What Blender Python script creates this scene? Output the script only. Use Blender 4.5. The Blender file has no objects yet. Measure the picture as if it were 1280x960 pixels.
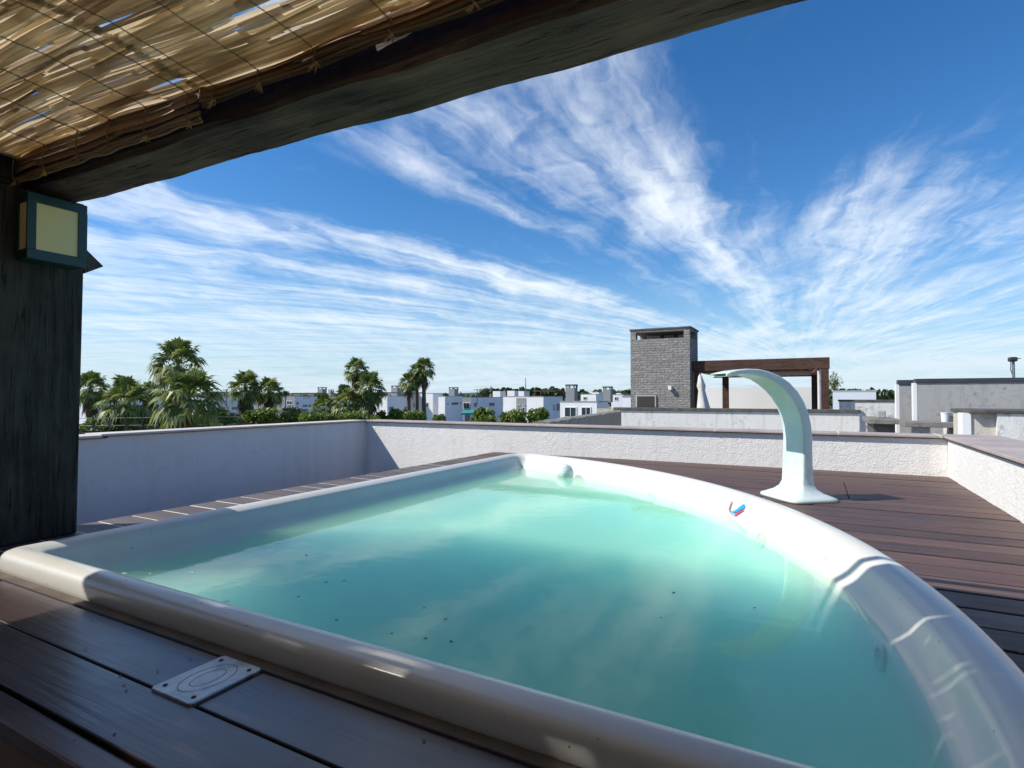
import bpy, bmesh, math, random
import numpy as np
from mathutils import Vector, Matrix
R = math.radians
rnd = random.Random(7)
scene = bpy.context.scene
COL = scene.collection

# ------------------------------------------------------------------ camera
CAMZ = 0.80
YAW = math.atan(380 / 700.0)          # the pool's long side runs along +Y, this far right of the lens axis
PITCH = math.atan(15 / 700.0)
cd = bpy.data.cameras.new("camera")
cam = bpy.data.objects.new("camera", cd)
COL.objects.link(cam)
cam.location = (0, 0, CAMZ)
cam.rotation_euler = (math.pi / 2 + PITCH, 0, YAW)
cd.sensor_width = 36.0
cd.lens = 36.0 * 700 / 1280
cd.clip_start = 0.02
cd.clip_end = 6000
scene.camera = cam

# ------------------------------------------------------------------ sun, sky, exposure
SUN = Vector((-0.875, -0.60, 1.0)).normalized()      # towards the sun
SUN_EL = math.asin(SUN.z)
SUN_AZ = math.atan2(SUN.x, SUN.y)                    # clockwise from +Y
sl = bpy.data.lights.new("sun", 'SUN')
sl.energy = 3.35
sl.angle = R(0.5)
sl.color = (1.0, 0.95, 0.87)
so = bpy.data.objects.new("sun", sl)
so.rotation_euler = (-SUN).to_track_quat('-Z', 'Y').to_euler()
so.location = (0, 0, 30)
COL.objects.link(so)
vs = scene.view_settings
vs.view_transform = 'Standard'
vs.look = 'None'
vs.exposure = 0.66
vs.gamma = 1.0
vs.use_curve_mapping = False
scene.cycles.use_denoising = True
scene.cycles.max_bounces = 48
scene.cycles.diffuse_bounces = 6
scene.cycles.glossy_bounces = 4
scene.cycles.transparent_max_bounces = 12
scene.cycles.volume_bounces = 48
scene.cycles.caustics_reflective = False
scene.cycles.caustics_refractive = False
scene.cycles.sample_clamp_indirect = 8


class NT:
    """tiny node-tree writer"""
    def __init__(s, tree):
        s.t = tree
        s.n = tree.nodes
        s.l = tree.links

    def node(s, typ, **kw):
        n = s.n.new(typ)
        for k, v in kw.items():
            setattr(n, k, v)
        return n

    def put(s, sock, v):
        if isinstance(v, bpy.types.NodeSocket):
            s.l.new(v, sock)
        else:
            if hasattr(sock, "default_value"):
                try:
                    sock.default_value = v
                except Exception:
                    sock.default_value = (*v, 1.0) if len(v) == 3 else v

    def m(s, op, a, b=0.0, c=None, clamp=False):
        n = s.node('ShaderNodeMath', operation=op, use_clamp=clamp)
        s.put(n.inputs[0], a)
        s.put(n.inputs[1], b)
        if c is not None:
            s.put(n.inputs[2], c)
        return n.outputs[0]

    def xyz(s, x, y, z=0.0):
        n = s.node('ShaderNodeCombineXYZ')
        s.put(n.inputs[0], x); s.put(n.inputs[1], y); s.put(n.inputs[2], z)
        return n.outputs[0]

    def sep(s, v):
        n = s.node('ShaderNodeSeparateXYZ')
        s.put(n.inputs[0], v)
        return n.outputs

    def noise(s, vec, scale, detail=4.0, rough=0.55, dist=0.0):
        n = s.node('ShaderNodeTexNoise')
        s.put(n.inputs['Vector'], vec)
        n.inputs['Scale'].default_value = scale
        n.inputs['Detail'].default_value = detail
        n.inputs['Roughness'].default_value = rough
        n.inputs['Distortion'].default_value = dist
        return n.outputs['Fac']

    def ramp(s, fac, stops):
        n = s.node('ShaderNodeValToRGB')
        s.put(n.inputs[0], fac)
        cr = n.color_ramp
        while len(cr.elements) < len(stops):
            cr.elements.new(0.5)
        for e, (p, c) in zip(cr.elements, stops):
            e.position = p
            if not hasattr(c, '__len__'):
                c = (c, c, c)
            e.color = (*c, 1.0)
        return n.outputs[0]

    def mix(s, fac, a, b, blend='MIX'):
        n = s.node('ShaderNodeMix', data_type='RGBA', blend_type=blend)
        s.put(n.inputs[0], fac)
        s.put(n.inputs[6], a if isinstance(a, bpy.types.NodeSocket) else (*a[:3], 1.0))
        s.put(n.inputs[7], b if isinstance(b, bpy.types.NodeSocket) else (*b[:3], 1.0))
        return n.outputs[2]

    def mapr(s, v, a, b, c=0.0, d=1.0, smooth=False):
        n = s.node('ShaderNodeMapRange')
        if smooth:
            n.interpolation_type = 'SMOOTHSTEP'
        s.put(n.inputs[0], v)
        for i, q in zip((1, 2, 3, 4), (a, b, c, d)):
            s.put(n.inputs[i], q)
        return n.outputs[0]


def build_world():
    w = bpy.data.worlds.new("World")
    scene.world = w
    w.use_nodes = True
    t = NT(w.node_tree)
    t.n.clear()
    out = t.node('ShaderNodeOutputWorld')
    bg = t.node('ShaderNodeBackground')
    bg.inputs['Strength'].default_value = 0.125
    sky = t.node('ShaderNodeTexSky')
    sky.sky_type = 'NISHITA'
    sky.sun_disc = False
    sky.sun_elevation = SUN_EL
    sky.sun_rotation = SUN_AZ
    sky.altitude = 400
    sky.air_density = 1.0
    sky.dust_density = 0.15
    sky.ozone_density = 4.0
    hs = t.node('ShaderNodeHueSaturation')
    hs.inputs['Saturation'].default_value = 1.27
    hs.inputs['Value'].default_value = 0.76
    hs.inputs['Hue'].default_value = 0.502
    t.l.new(sky.outputs[0], hs.inputs['Color'])
    gm = t.node('ShaderNodeGamma')
    gm.inputs[1].default_value = 1.0
    t.l.new(hs.outputs[0], gm.inputs[0])
    tc = t.node('ShaderNodeTexCoord')
    d = t.sep(tc.outputs['Generated'])
    dz = t.m('ADD', t.m('MAXIMUM', d[2], 0.0), 0.06)
    px = t.m('DIVIDE', d[0], dz)
    py = t.m('DIVIDE', d[1], dz)
    p = t.xyz(px, py)
    # cirrus bands fan out from a far point near (-0.2, 8.5) of the cloud plane
    w1 = t.m('SUBTRACT', t.noise(p, 0.55, 3.0), 0.5)
    w2 = t.m('SUBTRACT', t.noise(t.xyz(t.m('ADD', px, 7.3), t.m('ADD', py, 3.1)), 1.7, 4.0), 0.5)
    ay = t.m('SUBTRACT', 8.5, py)
    ay = t.m('SQRT', t.m('ADD', t.m('MULTIPLY', ay, ay), 1.5))
    s0 = t.m('DIVIDE', t.m('ADD', px, 0.2), ay)
    sw = t.m('ADD', s0, t.m('ADD', t.m('MULTIPLY', w1, 0.08), t.m('MULTIPLY', w2, 0.055)))
    u = t.mapr(sw, -0.9, 0.5)                    # u = (s+0.9)/1.4
    U = lambda s: (s + 0.9) / 1.4
    near = t.ramp(u, [(U(-.9), .66), (U(-.55), .70), (U(-.47), .52), (U(-.41), .66), (U(-.365), .46), (U(-.325), .70), (U(-.28), .50), (U(-.245), .14), (U(-.19), .14), (U(-.155), .52), (U(-.13), .34),
                      (U(-.105), .62), (U(-.085), .54), (U(-.06), .70), (U(-.035), .50), (U(-.01), .20), (U(.03), .10), (U(.065), .26), (U(.10), .20), (U(.16), .10), (U(.22), .22), (U(.30), .12), (U(.5), .2)])
    far = t.ramp(u, [(U(-.9), .66), (U(-.7), .72), (U(-.6), .54), (U(-.5), .68), (U(-.45), .50), (U(-.40), .72), (U(-.35), .52), (U(-.29), .78), (U(-.24), .50), (U(-.2), .26), (U(-.15), .46), (U(-.11), .30),
                     (U(-.07), .66), (U(-.05), .80), (U(-.02), .56), (U(.02), .50), (U(.06), .74), (U(.10), .62), (U(.18), .58), (U(.3), .54), (U(.5), .5)])
    cov = t.mix(t.mapr(t.m('ADD', py, t.m('MULTIPLY', w1, 1.2)), 1.7, 3.4, smooth=True), near, far)
    gen = t.mapr(t.noise(t.xyz(t.m('MULTIPLY', px, .5), t.m('MULTIPLY', py, .6)), 1.0, 3.0), 0.35, 0.65, 0.40, 0.85)
    cov = t.mix(t.mapr(t.m('ADD', py, t.m('MULTIPLY', w1, 1.5)), 4.4, 6.4, smooth=True), cov, gen)
    haze = t.mapr(py, 5.0, 9.5, 0.0, 0.20, True)
    # wisps: stretched along the fan, fine fibres across it
    lat = t.m('MULTIPLY', s0, 8.0)
    f1 = t.noise(t.xyz(t.m('ADD', lat, t.m('MULTIPLY', w2, 1.6)), t.m('MULTIPLY', py, 0.50)), 1.9, 7.0, 0.57, 0.25)
    f2 = t.noise(t.xyz(t.m('ADD', t.m('MULTIPLY', px, 2.2), t.m('MULTIPLY', py, 0.9)), t.m('MULTIPLY', py, 0.65)), 1.7, 8.0, 0.60, 0.35)
    f3 = t.noise(t.xyz(t.m('ADD', t.m('MULTIPLY', lat, 3.2), w2), t.m('MULTIPLY', py, 0.30)), 2.0, 6.0, 0.62, 0.3)
    f = t.m('ADD', t.m('MULTIPLY', f1, 0.44), t.m('ADD', t.m('MULTIPLY', f2, 0.26), t.m('MULTIPLY', f3, 0.30)))
    covv = t.m('ADD', cov, haze)
    lo = t.m('SUBTRACT', 0.70, t.m('MULTIPLY', covv, 0.44))
    dens = t.mapr(t.m('SUBTRACT', f, lo), -0.09, 0.27, 0.0, 1.0, True)
    dens = t.m('MULTIPLY', dens, t.mapr(covv, 0.04, 0.6, 0.12, 0.92))
    cloud = t.mix(t.mapr(d[2], 0.0, 0.35), (3.6, 4.35, 4.85), (5.7, 5.95, 6.2))
    sky2 = t.mix(t.mapr(d[2], 0.0, 0.22, 0.75, 0.0), gm.outputs[0], (1.95, 3.0, 4.0))
    col = t.mix(dens, sky2, cloud)
    t.l.new(col, bg.inputs['Color'])
    t.l.new(bg.outputs[0], out.inputs['Surface'])


build_world()

# ------------------------------------------------------------------ a point seen at a pixel of the 1280 x 960 photograph, on a given plane of the place
_f = np.array([-math.sin(YAW) * math.cos(PITCH), math.cos(YAW) * math.cos(PITCH), math.sin(PITCH)])
_r = np.array([math.cos(YAW), math.sin(YAW), 0.0])
_u = np.cross(_r, _f)


def ray(x, y):
    return _r * (x - 640) / 700.0 + _u * (480 - y) / 700.0 + _f


def onY(x, y, Y):
    d = ray(x, y); t = Y / d[1]
    return Vector((d[0] * t, Y, CAMZ + d[2] * t))


def onX(x, y, X):
    d = ray(x, y); t = X / d[0]
    return Vector((X, d[1] * t, CAMZ + d[2] * t))


def onZ(x, y, z):
    d = ray(x, y); t = (z - CAMZ) / d[2]
    return Vector((d[0] * t, d[1] * t, z))


def at(x, y, dep):
    d = ray(x, y)
    return Vector((d[0] * dep, d[1] * dep, CAMZ + d[2] * dep))


# ------------------------------------------------------------------ object helpers
def tag(o, label=None, cat=None, group=None, kind=None):
    if label: o['label'] = label
    if cat:
        o['category'] = cat
        o['kind'] = 'thing'
    if group: o['group'] = group
    if kind: o['kind'] = kind
    return o


def empty(name, loc=(0, 0, 0), label=None, cat=None, group=None):
    o = bpy.data.objects.new(name, None)
    o.empty_display_size = 0.1
    o.location = loc
    COL.objects.link(o)
    return tag(o, label, cat, group)


def obj(name, bm, mats, parent=None, smooth=False, world=True):
    me = bpy.data.meshes.new(name)
    bm.normal_update()
    bm.to_mesh(me)
    bm.free()
    for m in (mats if isinstance(mats, (list, tuple)) else [mats]):
        me.materials.append(m)
    if smooth:
        for p in me.polygons:
            p.use_smooth = True
    o = bpy.data.objects.new(name, me)
    COL.objects.link(o)
    if parent is not None:
        o.parent = parent
        if world:                       # geometry was given in world coordinates, parents are only moved, never turned
            off = Vector(parent.location)
            q = parent.parent
            while q is not None:
                off += Vector(q.location); q = q.parent
            me.transform(Matrix.Translation(-off))
    return o


def box(bm, x0, x1, y0, y1, z0, z1, mi=0, bev=0.0):
    vs_ = [bm.verts.new(c) for c in ((x0, y0, z0), (x1, y0, z0), (x1, y1, z0), (x0, y1, z0),
                                     (x0, y0, z1), (x1, y0, z1), (x1, y1, z1), (x0, y1, z1))]
    fs = [bm.faces.new([vs_[i] for i in q]) for q in ((3, 2, 1, 0), (4, 5, 6, 7), (0, 1, 5, 4), (1, 2, 6, 5), (2, 3, 7, 6), (3, 0, 4, 7))]
    for f in fs:
        f.material_index = mi
    if bev > 0:
        ed = list({e for f in fs for e in f.edges})
        bmesh.ops.bevel(bm, geom=ed, offset=bev, segments=2, affect='EDGES', profile=0.5)
    return fs


def prism(bm, pts, z0, z1, mi=0, bev=0.0):
    a = [bm.verts.new((x, y, z0)) for x, y in pts]
    b = [bm.verts.new((x, y, z1)) for x, y in pts]
    n = len(pts)
    fs = [bm.faces.new(a[::-1]), bm.faces.new(b)]
    for i in range(n):
        fs.append(bm.faces.new((a[i], a[(i + 1) % n], b[(i + 1) % n], b[i])))
    for f in fs:
        f.material_index = mi
    if bev > 0:
        bmesh.ops.bevel(bm, geom=list(fs[1].edges), offset=bev, segments=2, affect='EDGES', profile=0.5)
    return fs


def tube(bm, pts, rad, n=6, mi=0, cap=True):
    rings = []
    for i, p in enumerate(pts):
        p = Vector(p)
        d = (Vector(pts[min(i + 1, len(pts) - 1)]) - Vector(pts[max(i - 1, 0)])).normalized()
        a = d.orthogonal().normalized() if abs(d.z) > .95 else d.cross(Vector((0, 0, 1))).normalized()
        b = d.cross(a)
        r = rad[i] if hasattr(rad, '__len__') else rad
        rings.append([bm.verts.new(p + (a * math.cos(2 * math.pi * k / n) + b * math.sin(2 * math.pi * k / n)) * r) for k in range(n)])
    for A, B in zip(rings, rings[1:]):
        for k in range(n):
            f = bm.faces.new((A[k], A[(k + 1) % n], B[(k + 1) % n], B[k]))
            f.material_index = mi
    if cap:
        for ring, rev in ((rings[0], True), (rings[-1], False)):
            f = bm.faces.new(ring[::-1] if rev else ring)
            f.material_index = mi


def copy_tree(o, parent=None):
    c = o.copy()
    COL.objects.link(c)
    c.parent = parent
    for ch in list(o.children):
        copy_tree(ch, c)
    return c


# ------------------------------------------------------------------ materials
def mat(name):
    m = bpy.data.materials.new(name)
    m.use_nodes = True
    t = NT(m.node_tree)
    b = t.n['Principled BSDF']
    return m, t, b


def geo(t):
    return t.node('ShaderNodeNewGeometry').outputs['Position']


def bump(t, b, h, strength=0.3, dist=0.01):
    n = t.node('ShaderNodeBump')
    n.inputs['Strength'].default_value = strength
    n.inputs['Distance'].default_value = dist
    t.put(n.inputs['Height'], h)
    t.l.new(n.outputs[0], b.inputs['Normal'])


def simple(name, col, rough=0.6, var=0.12, scale=3.0, bumps=0.0, bscale=40, metallic=0.0, spec=0.5):
    m, t, b = mat(name)
    P = geo(t)
    n = t.noise(P, scale, 5.0, 0.6)
    lo = tuple(c * (1 - var) for c in col)
    hi = tuple(min(1, c * (1 + var)) for c in col)
    t.put(b.inputs['Base Color'], t.ramp(n, [(0.3, lo), (0.7, hi)]))
    b.inputs['Roughness'].default_value = rough
    b.inputs['Metallic'].default_value = metallic
    b.inputs['Specular IOR Level'].default_value = spec
    if bumps:
        bump(t, b, t.noise(P, bscale, 4.0), bumps, 0.01)
    return m


def stucco(name, col, stain=0.25, rough_h=0.012, scale=38, dirt=(0.33, 0.30, 0.25), amount=0.5):
    m, t, b = mat(name)
    P = geo(t)
    z = t.sep(P)[2]
    n1 = t.noise(P, 1.3, 6.0, 0.65)
    n2 = t.noise(P, 9.0, 5.0, 0.7)
    c = t.ramp(n1, [(0.3, tuple(x * .93 for x in col)), (0.7, col)])
    mask = t.m('MULTIPLY', t.mapr(n2, 0.53, 0.70), t.mapr(n1, 0.42, 0.62))
    c = t.mix(t.m('MULTIPLY', mask, amount * 1.2), c, dirt)
    stretch = t.noise(t.xyz(t.m('MULTIPLY', t.sep(P)[0], 7.0), t.m('MULTIPLY', t.sep(P)[1], 7.0), t.m('MULTIPLY', z, 0.7)), 1.0, 5.0)
    c = t.mix(t.m('MULTIPLY', t.mapr(stretch, 0.52, 0.74), stain), c, tuple(x * .8 for x in dirt))
    t.put(b.inputs['Base Color'], c)
    crk = t.node('ShaderNodeTexVoronoi', feature='DISTANCE_TO_EDGE')
    t.put(crk.inputs['Vector'], t.xyz(t.m('ADD', t.sep(P)[0], t.m('MULTIPLY', n2, .25)), t.m('ADD', t.sep(P)[1], t.m('MULTIPLY', n1, .4)), t.m('MULTIPLY', t.m('ADD', z, t.m('MULTIPLY', n2, .2)), 2.2)))
    crk.inputs['Scale'].default_value = 0.55
    line = t.m('MULTIPLY', t.mapr(crk.outputs['Distance'], 0.0, 0.006, 0.55, 0.0), t.mapr(n1, 0.45, 0.6))
    t.put(b.inputs['Base Color'], t.mix(t.m('MULTIPLY', line, min(1.0, amount * 2)), c, tuple(x * .6 for x in dirt)))
    b.inputs['Roughness'].default_value = 0.9
    b.inputs['Specular IOR Level'].default_value = 0.2
    h = t.m('ADD', t.m('MULTIPLY', t.noise(P, scale, 3.0, 0.6), 1.0), t.m('MULTIPLY', t.noise(P, scale * .3, 3.0), 0.8))
    bump(t, b, h, 0.55, rough_h)
    return m


def wood_deck(name, c0, c1, axis=0, width=0.2, rough=0.5, grain=1.0, coat=0.0):
    m, t, b = mat(name)
    b.inputs['Coat Weight'].default_value = coat
    b.inputs['Coat IOR'].default_value = 1.6
    b.inputs['Coat Roughness'].default_value = 0.22
    P = geo(t)
    x, y, z = t.sep(P)
    a, q = (x, y) if axis == 0 else (y, x)
    row = t.m('FLOOR', t.m('DIVIDE', t.m('ADD', q, 0.1), width))
    wn = t.node('ShaderNodeTexWhiteNoise', noise_dimensions='1D')
    t.put(wn.inputs['W'], row)
    off = t.m('MULTIPLY', wn.outputs['Value'], 37.0)
    g = t.noise(t.xyz(t.m('ADD', t.m('MULTIPLY', a, 1.6), off), t.m('MULTIPLY', q, 38.0), t.m('MULTIPLY', z, 38)), 1.0, 6.0, 0.62, 0.35)
    blot = t.noise(t.xyz(t.m('ADD', a, off), t.m('MULTIPLY', q, 2.2), 0.0), 2.1, 6.0, 0.62, 0.4)
    k = t.m('ADD', t.m('MULTIPLY', g, 0.55 * grain), t.m('ADD', t.m('MULTIPLY', blot, 0.6), t.m('MULTIPLY', t.m('SUBTRACT', wn.outputs['Value'], .5), 0.16)))
    c = t.ramp(k, [(0.36, c0), (0.58, tuple((p + r_) / 2 for p, r_ in zip(c0, c1))), (0.80, c1)])
    red = t.mapr(t.noise(t.xyz(t.m('ADD', a, off), q, 3.0), 1.3, 4.0), 0.5, 0.75)
    c = t.mix(t.m('MULTIPLY', red, 0.45), c, (0.135, 0.060, 0.045))
    fr_ = t.m('FRACT', t.m('ADD', t.m('DIVIDE', t.m('ADD', q, 0.1), width), t.m('MULTIPLY', t.m('SUBTRACT', t.noise(t.xyz(a, row, 0.0), 0.9, 2.0), .5), 0.05)))
    gr_ = t.mapr(t.m('ABSOLUTE', t.m('SUBTRACT', fr_, t.mapr(wn.outputs['Value'], 0, 1, 0.38, 0.62))), 0.006, 0.020, 0.75, 0.0)
    c = t.mix(t.m('MULTIPLY', gr_, t.mapr(blot, 0.42, 0.55)), c, (0.016, 0.011, 0.010))
    ed_ = t.m('ABSOLUTE', t.m('SUBTRACT', t.m('FRACT', t.m('DIVIDE', t.m('ADD', q, 0.1), width)), 0.5))
    c = t.mix(t.m('MULTIPLY', t.mapr(ed_, 0.440, 0.475), t.mapr(blot, 0.3, 0.55, 0.5, 0.95)), c, (0.018, 0.012, 0.011))
    spots = t.noise(t.xyz(a, q, 9.0), 23.0, 2.0, 0.4)
    c = t.mix(t.mapr(spots, 0.735, 0.76), c, (0.012, 0.010, 0.010))
    t.put(b.inputs['Base Color'], c)
    t.put(b.inputs['Roughness'], t.mapr(blot, 0.3, 0.7, rough - 0.10, rough + 0.16))
    b.inputs['Specular IOR Level'].default_value = 0.5
    bump(t, b, t.m('ADD', g, t.m('MULTIPLY', blot, 0.3)), 0.35, 0.006)
    return m


def rough_timber(name, c0, c1, axis=0, rough=0.75):
    m, t, b = mat(name)
    P = geo(t)
    x, y, z = t.sep(P)
    if axis == 0:
        v = t.xyz(t.m('MULTIPLY', x, 1.5), t.m('MULTIPLY', y, 22.0), t.m('MULTIPLY', z, 22.0))
    elif axis == 1:
        v = t.xyz(t.m('MULTIPLY', x, 22.0), t.m('MULTIPLY', y, 1.5), t.m('MULTIPLY', z, 22.0))
    else:
        v = t.xyz(t.m('MULTIPLY', x, 22.0), t.m('MULTIPLY', y, 22.0), t.m('MULTIPLY', z, 1.5))
    g = t.noise(v, 1.0, 7.0, 0.65, 0.8)
    bl = t.noise(P, 2.5, 5.0, 0.6)
    cracks = t.noise(v, 2.4, 4.0, 0.5, 1.2)
    c = t.ramp(t.m('ADD', t.m('MULTIPLY', g, 0.6), t.m('MULTIPLY', bl, 0.4)), [(0.36, c0), (0.66, c1)])
    c = t.mix(t.mapr(cracks, 0.62, 0.70), c, (0.006, 0.005, 0.005))
    t.put(b.inputs['Base Color'], c)
    b.inputs['Roughness'].default_value = rough
    b.inputs['Specular IOR Level'].default_value = 0.35
    bump(t, b, t.m('SUBTRACT', g, t.m('MULTIPLY', t.mapr(cracks, 0.58, 0.70), 0.8)), 0.9, 0.012)
    return m


M = {}
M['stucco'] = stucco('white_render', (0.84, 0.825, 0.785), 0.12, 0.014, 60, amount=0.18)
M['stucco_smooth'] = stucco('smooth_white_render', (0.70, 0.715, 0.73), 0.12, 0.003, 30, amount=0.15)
M['stucco_old'] = stucco('weathered_white_render', (0.72, 0.71, 0.67), 0.40, 0.012, 30, (0.16, 0.145, 0.12), 0.9)
M['cement'] = stucco('grey_cement_render', (0.40, 0.395, 0.38), 0.35, 0.006, 25, (0.17, 0.16, 0.14), 0.7)
M['concrete_dark'] = stucco('mossy_dark_concrete', (0.24, 0.225, 0.20), 0.4, 0.02, 20, (0.05, 0.045, 0.04), 0.95)
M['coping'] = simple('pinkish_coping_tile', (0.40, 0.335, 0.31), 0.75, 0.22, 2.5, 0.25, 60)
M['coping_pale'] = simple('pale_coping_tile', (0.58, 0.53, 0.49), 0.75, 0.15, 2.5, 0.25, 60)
M['coping_edge'] = stucco('mortar_bed', (0.30, 0.26, 0.22), 0.5, 0.02, 60, (0.09, 0.07, 0.055), 0.9)
M['coping_dark'] = simple('dark_slate_coping', (0.095, 0.088, 0.08), 0.8, 0.45, 4.0, 0.3, 40)
M['deck'] = wood_deck('weathered_deck_boards', (0.036, 0.020, 0.016), (0.165, 0.100, 0.080), 0, 0.2, 0.52)
M['deck_near'] = wood_deck('oiled_deck_boards', (0.055, 0.032, 0.028), (0.165, 0.100, 0.085), 0, 0.2, 0.36, 0.30, 0.6)
M['deck_grey'] = wood_deck('greyed_deck_boards', (0.095, 0.075, 0.068), (0.20, 0.165, 0.150), 0, 0.2, 0.6, 0.5)
M['joint'] = simple('pale_joint_and_sunlit_edge', (0.62, 0.58, 0.52), 0.8, 0.2, 20)
M['skirt'] = simple('brown_skirting_board', (0.115, 0.085, 0.060), 0.6, 0.35, 6.0, 0.2, 60)
M['fascia'] = simple('brown_fascia_board', (0.26, 0.155, 0.105), 0.5, 0.25, 4.0, 0.15, 50)
M['floor'] = simple('dull_floor_tile', (0.15, 0.145, 0.145), 0.7, 0.2, 3.0, 0.1, 40)
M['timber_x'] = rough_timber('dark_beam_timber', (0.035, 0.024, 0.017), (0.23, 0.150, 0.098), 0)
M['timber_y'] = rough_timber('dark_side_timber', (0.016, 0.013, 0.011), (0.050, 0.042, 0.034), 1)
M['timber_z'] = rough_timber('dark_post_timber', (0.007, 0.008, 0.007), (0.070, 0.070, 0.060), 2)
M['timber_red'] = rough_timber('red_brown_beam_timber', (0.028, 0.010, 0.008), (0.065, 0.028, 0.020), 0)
M['brown'] = rough_timber('brown_pergola_timber', (0.055, 0.026, 0.017), (0.110, 0.056, 0.038), 0)
M['lampgreen'] = simple('dark_green_lamp_metal', (0.010, 0.050, 0.047), 0.4, 0.15, 8.0)
M['lamplens'] = simple('cream_lamp_lens', (0.80, 0.70, 0.32), 0.5, 0.05, 5.0)
M['rust'] = simple('orange_brown_iron', (0.10, 0.04, 0.02), 0.7, 0.4, 20)
M['glass'] = simple('dark_window_glass', (0.035, 0.055, 0.065), 0.08, 0.2, 1.0)
M['glass_teal'] = simple('teal_tinted_glass', (0.06, 0.13, 0.14), 0.10, 0.2, 1.0)
M['white'] = simple('white_wall_paint', (0.78, 0.78, 0.76), 0.8, 0.05, 0.4)
M['whiteblue'] = simple('cool_white_and_shaded_wall', (0.70, 0.73, 0.76), 0.8, 0.06, 0.4)
M['grey'] = simple('grey_wall_paint', (0.26, 0.265, 0.27), 0.8, 0.10, 0.6)
M['darkframe'] = simple('dark_metal_frame', (0.035, 0.035, 0.04), 0.5, 0.1, 5)
M['cloth'] = simple('pale_canvas', (0.66, 0.62, 0.57), 0.9, 0.12, 8.0, 0.2, 40)
M['turquoise'] = simple('turquoise_awning_cloth', (0.03, 0.24, 0.21), 0.8, 0.15, 2.0)
M['plastic'] = simple('white_plastic', (0.80, 0.80, 0.78), 0.4, 0.04, 5.0)
M['blacksteel'] = simple('black_screw_steel', (0.03, 0.03, 0.03), 0.4, 0.2, 60, metallic=0.6)
M['galv'] = simple('galvanised_steel', (0.30, 0.30, 0.31), 0.45, 0.15, 20, metallic=0.7)
M['street'] = simple('street_surface', (0.20, 0.19, 0.17), 0.9, 0.25, 0.08)
M['hill'] = simple('dry_green_hill', (0.060, 0.075, 0.050), 0.95, 0.4, 0.02)
M['trunk'] = simple('palm_trunk_bark', (0.13, 0.095, 0.065), 0.95, 0.4, 5.0, 0.8, 12)
M['bark'] = simple('tree_bark', (0.10, 0.075, 0.055), 0.95, 0.3, 6.0, 0.6, 20)
M['roofslab'] = simple('grey_roof_screed', (0.33, 0.31, 0.28), 0.9, 0.30, 0.8, 0.2, 20)


def leafmat(name, c0, c1, c2, rough=0.5, trans=0.35):
    m, t, b = mat(name)
    g = t.node('ShaderNodeNewGeometry')
    k = t.m('ADD', t.m('MULTIPLY', g.outputs['Random Per Island'], 0.6), t.m('MULTIPLY', t.noise(g.outputs['Position'], 0.9, 3.0), 0.4))
    c = t.ramp(k, [(0.2, c0), (0.5, c1), (0.8, c2)])
    t.put(b.inputs['Base Color'], c)
    b.inputs['Roughness'].default_value = rough
    tr = t.node('ShaderNodeBsdfTranslucent')
    t.put(tr.inputs['Color'], c)
    mx = t.node('ShaderNodeMixShader')
    mx.inputs[0].default_value = trans
    t.l.new(b.outputs[0], mx.inputs[1])
    t.l.new(tr.outputs[0], mx.inputs[2])
    t.l.new(mx.outputs[0], t.n['Material Output'].inputs['Surface'])
    return m


M['palmleaf'] = leafmat('palm_fan_leaf', (0.07, 0.115, 0.025), (0.18, 0.24, 0.055), (0.32, 0.34, 0.10))
M['palmdead'] = leafmat('dry_palm_leaf', (0.11, 0.075, 0.04), (0.17, 0.115, 0.06), (0.23, 0.16, 0.08))
M['bush'] = leafmat('bright_bush_leaf', (0.075, 0.13, 0.018), (0.16, 0.23, 0.032), (0.25, 0.31, 0.055))
M['bushdark'] = leafmat('dark_tree_leaf', (0.025, 0.048, 0.016), (0.050, 0.082, 0.026), (0.085, 0.115, 0.04))


def gelcoat():
    m, t, b = mat('cream_gelcoat')
    P = geo(t)
    z = t.sep(P)[2]
    n = t.noise(P, 1.7, 5.0, 0.6)
    n2 = t.noise(t.xyz(t.m('MULTIPLY', t.sep(P)[0], 6.0), t.m('MULTIPLY', t.sep(P)[1], 6.0), t.m('MULTIPLY', z, 2.0)), 1.0, 5.0)
    c = t.ramp(n, [(0.3, (0.655, 0.64, 0.575)), (0.7, (0.69, 0.68, 0.635))])
    c = t.mix(t.m('MULTIPLY', t.mapr(n2, 0.45, 0.75), 0.30), c, (0.60, 0.56, 0.42))
    c = t.mix(t.mapr(z, -0.16, -0.26), c, (0.86, 0.86, 0.83))  # lighter under water, put in to brighten the shaded pool
    specks = t.noise(P, 55.0, 1.0, 0.3)
    c = t.mix(t.mapr(specks, 0.80, 0.82), c, (0.05, 0.045, 0.04))
    t.put(b.inputs['Base Color'], c)
    b.inputs['Roughness'].default_value = 0.32
    b.inputs['Coat Weight'].default_value = 0.25
    b.inputs['Coat Roughness'].default_value = 0.15
    bump(t, b, t.noise(P, 3.0, 2.0), 0.05, 0.02)
    return m


M['gelcoat'] = gelcoat()


def spoutmat():
    m, t, b = mat('aged_white_fibreglass')
    P = geo(t)
    n = t.noise(P, 7.0, 6.0, 0.7, 0.6)
    c = t.ramp(n, [(0.35, (0.56, 0.69, 0.655)), (0.60, (0.66, 0.745, 0.72)), (0.8, (0.75, 0.79, 0.765))])
    t.put(b.inputs['Base Color'], c)
    b.inputs['Roughness'].default_value = 0.35
    b.inputs['Coat Weight'].default_value = 0.2
    return m


M['spout'] = spoutmat()


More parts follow.
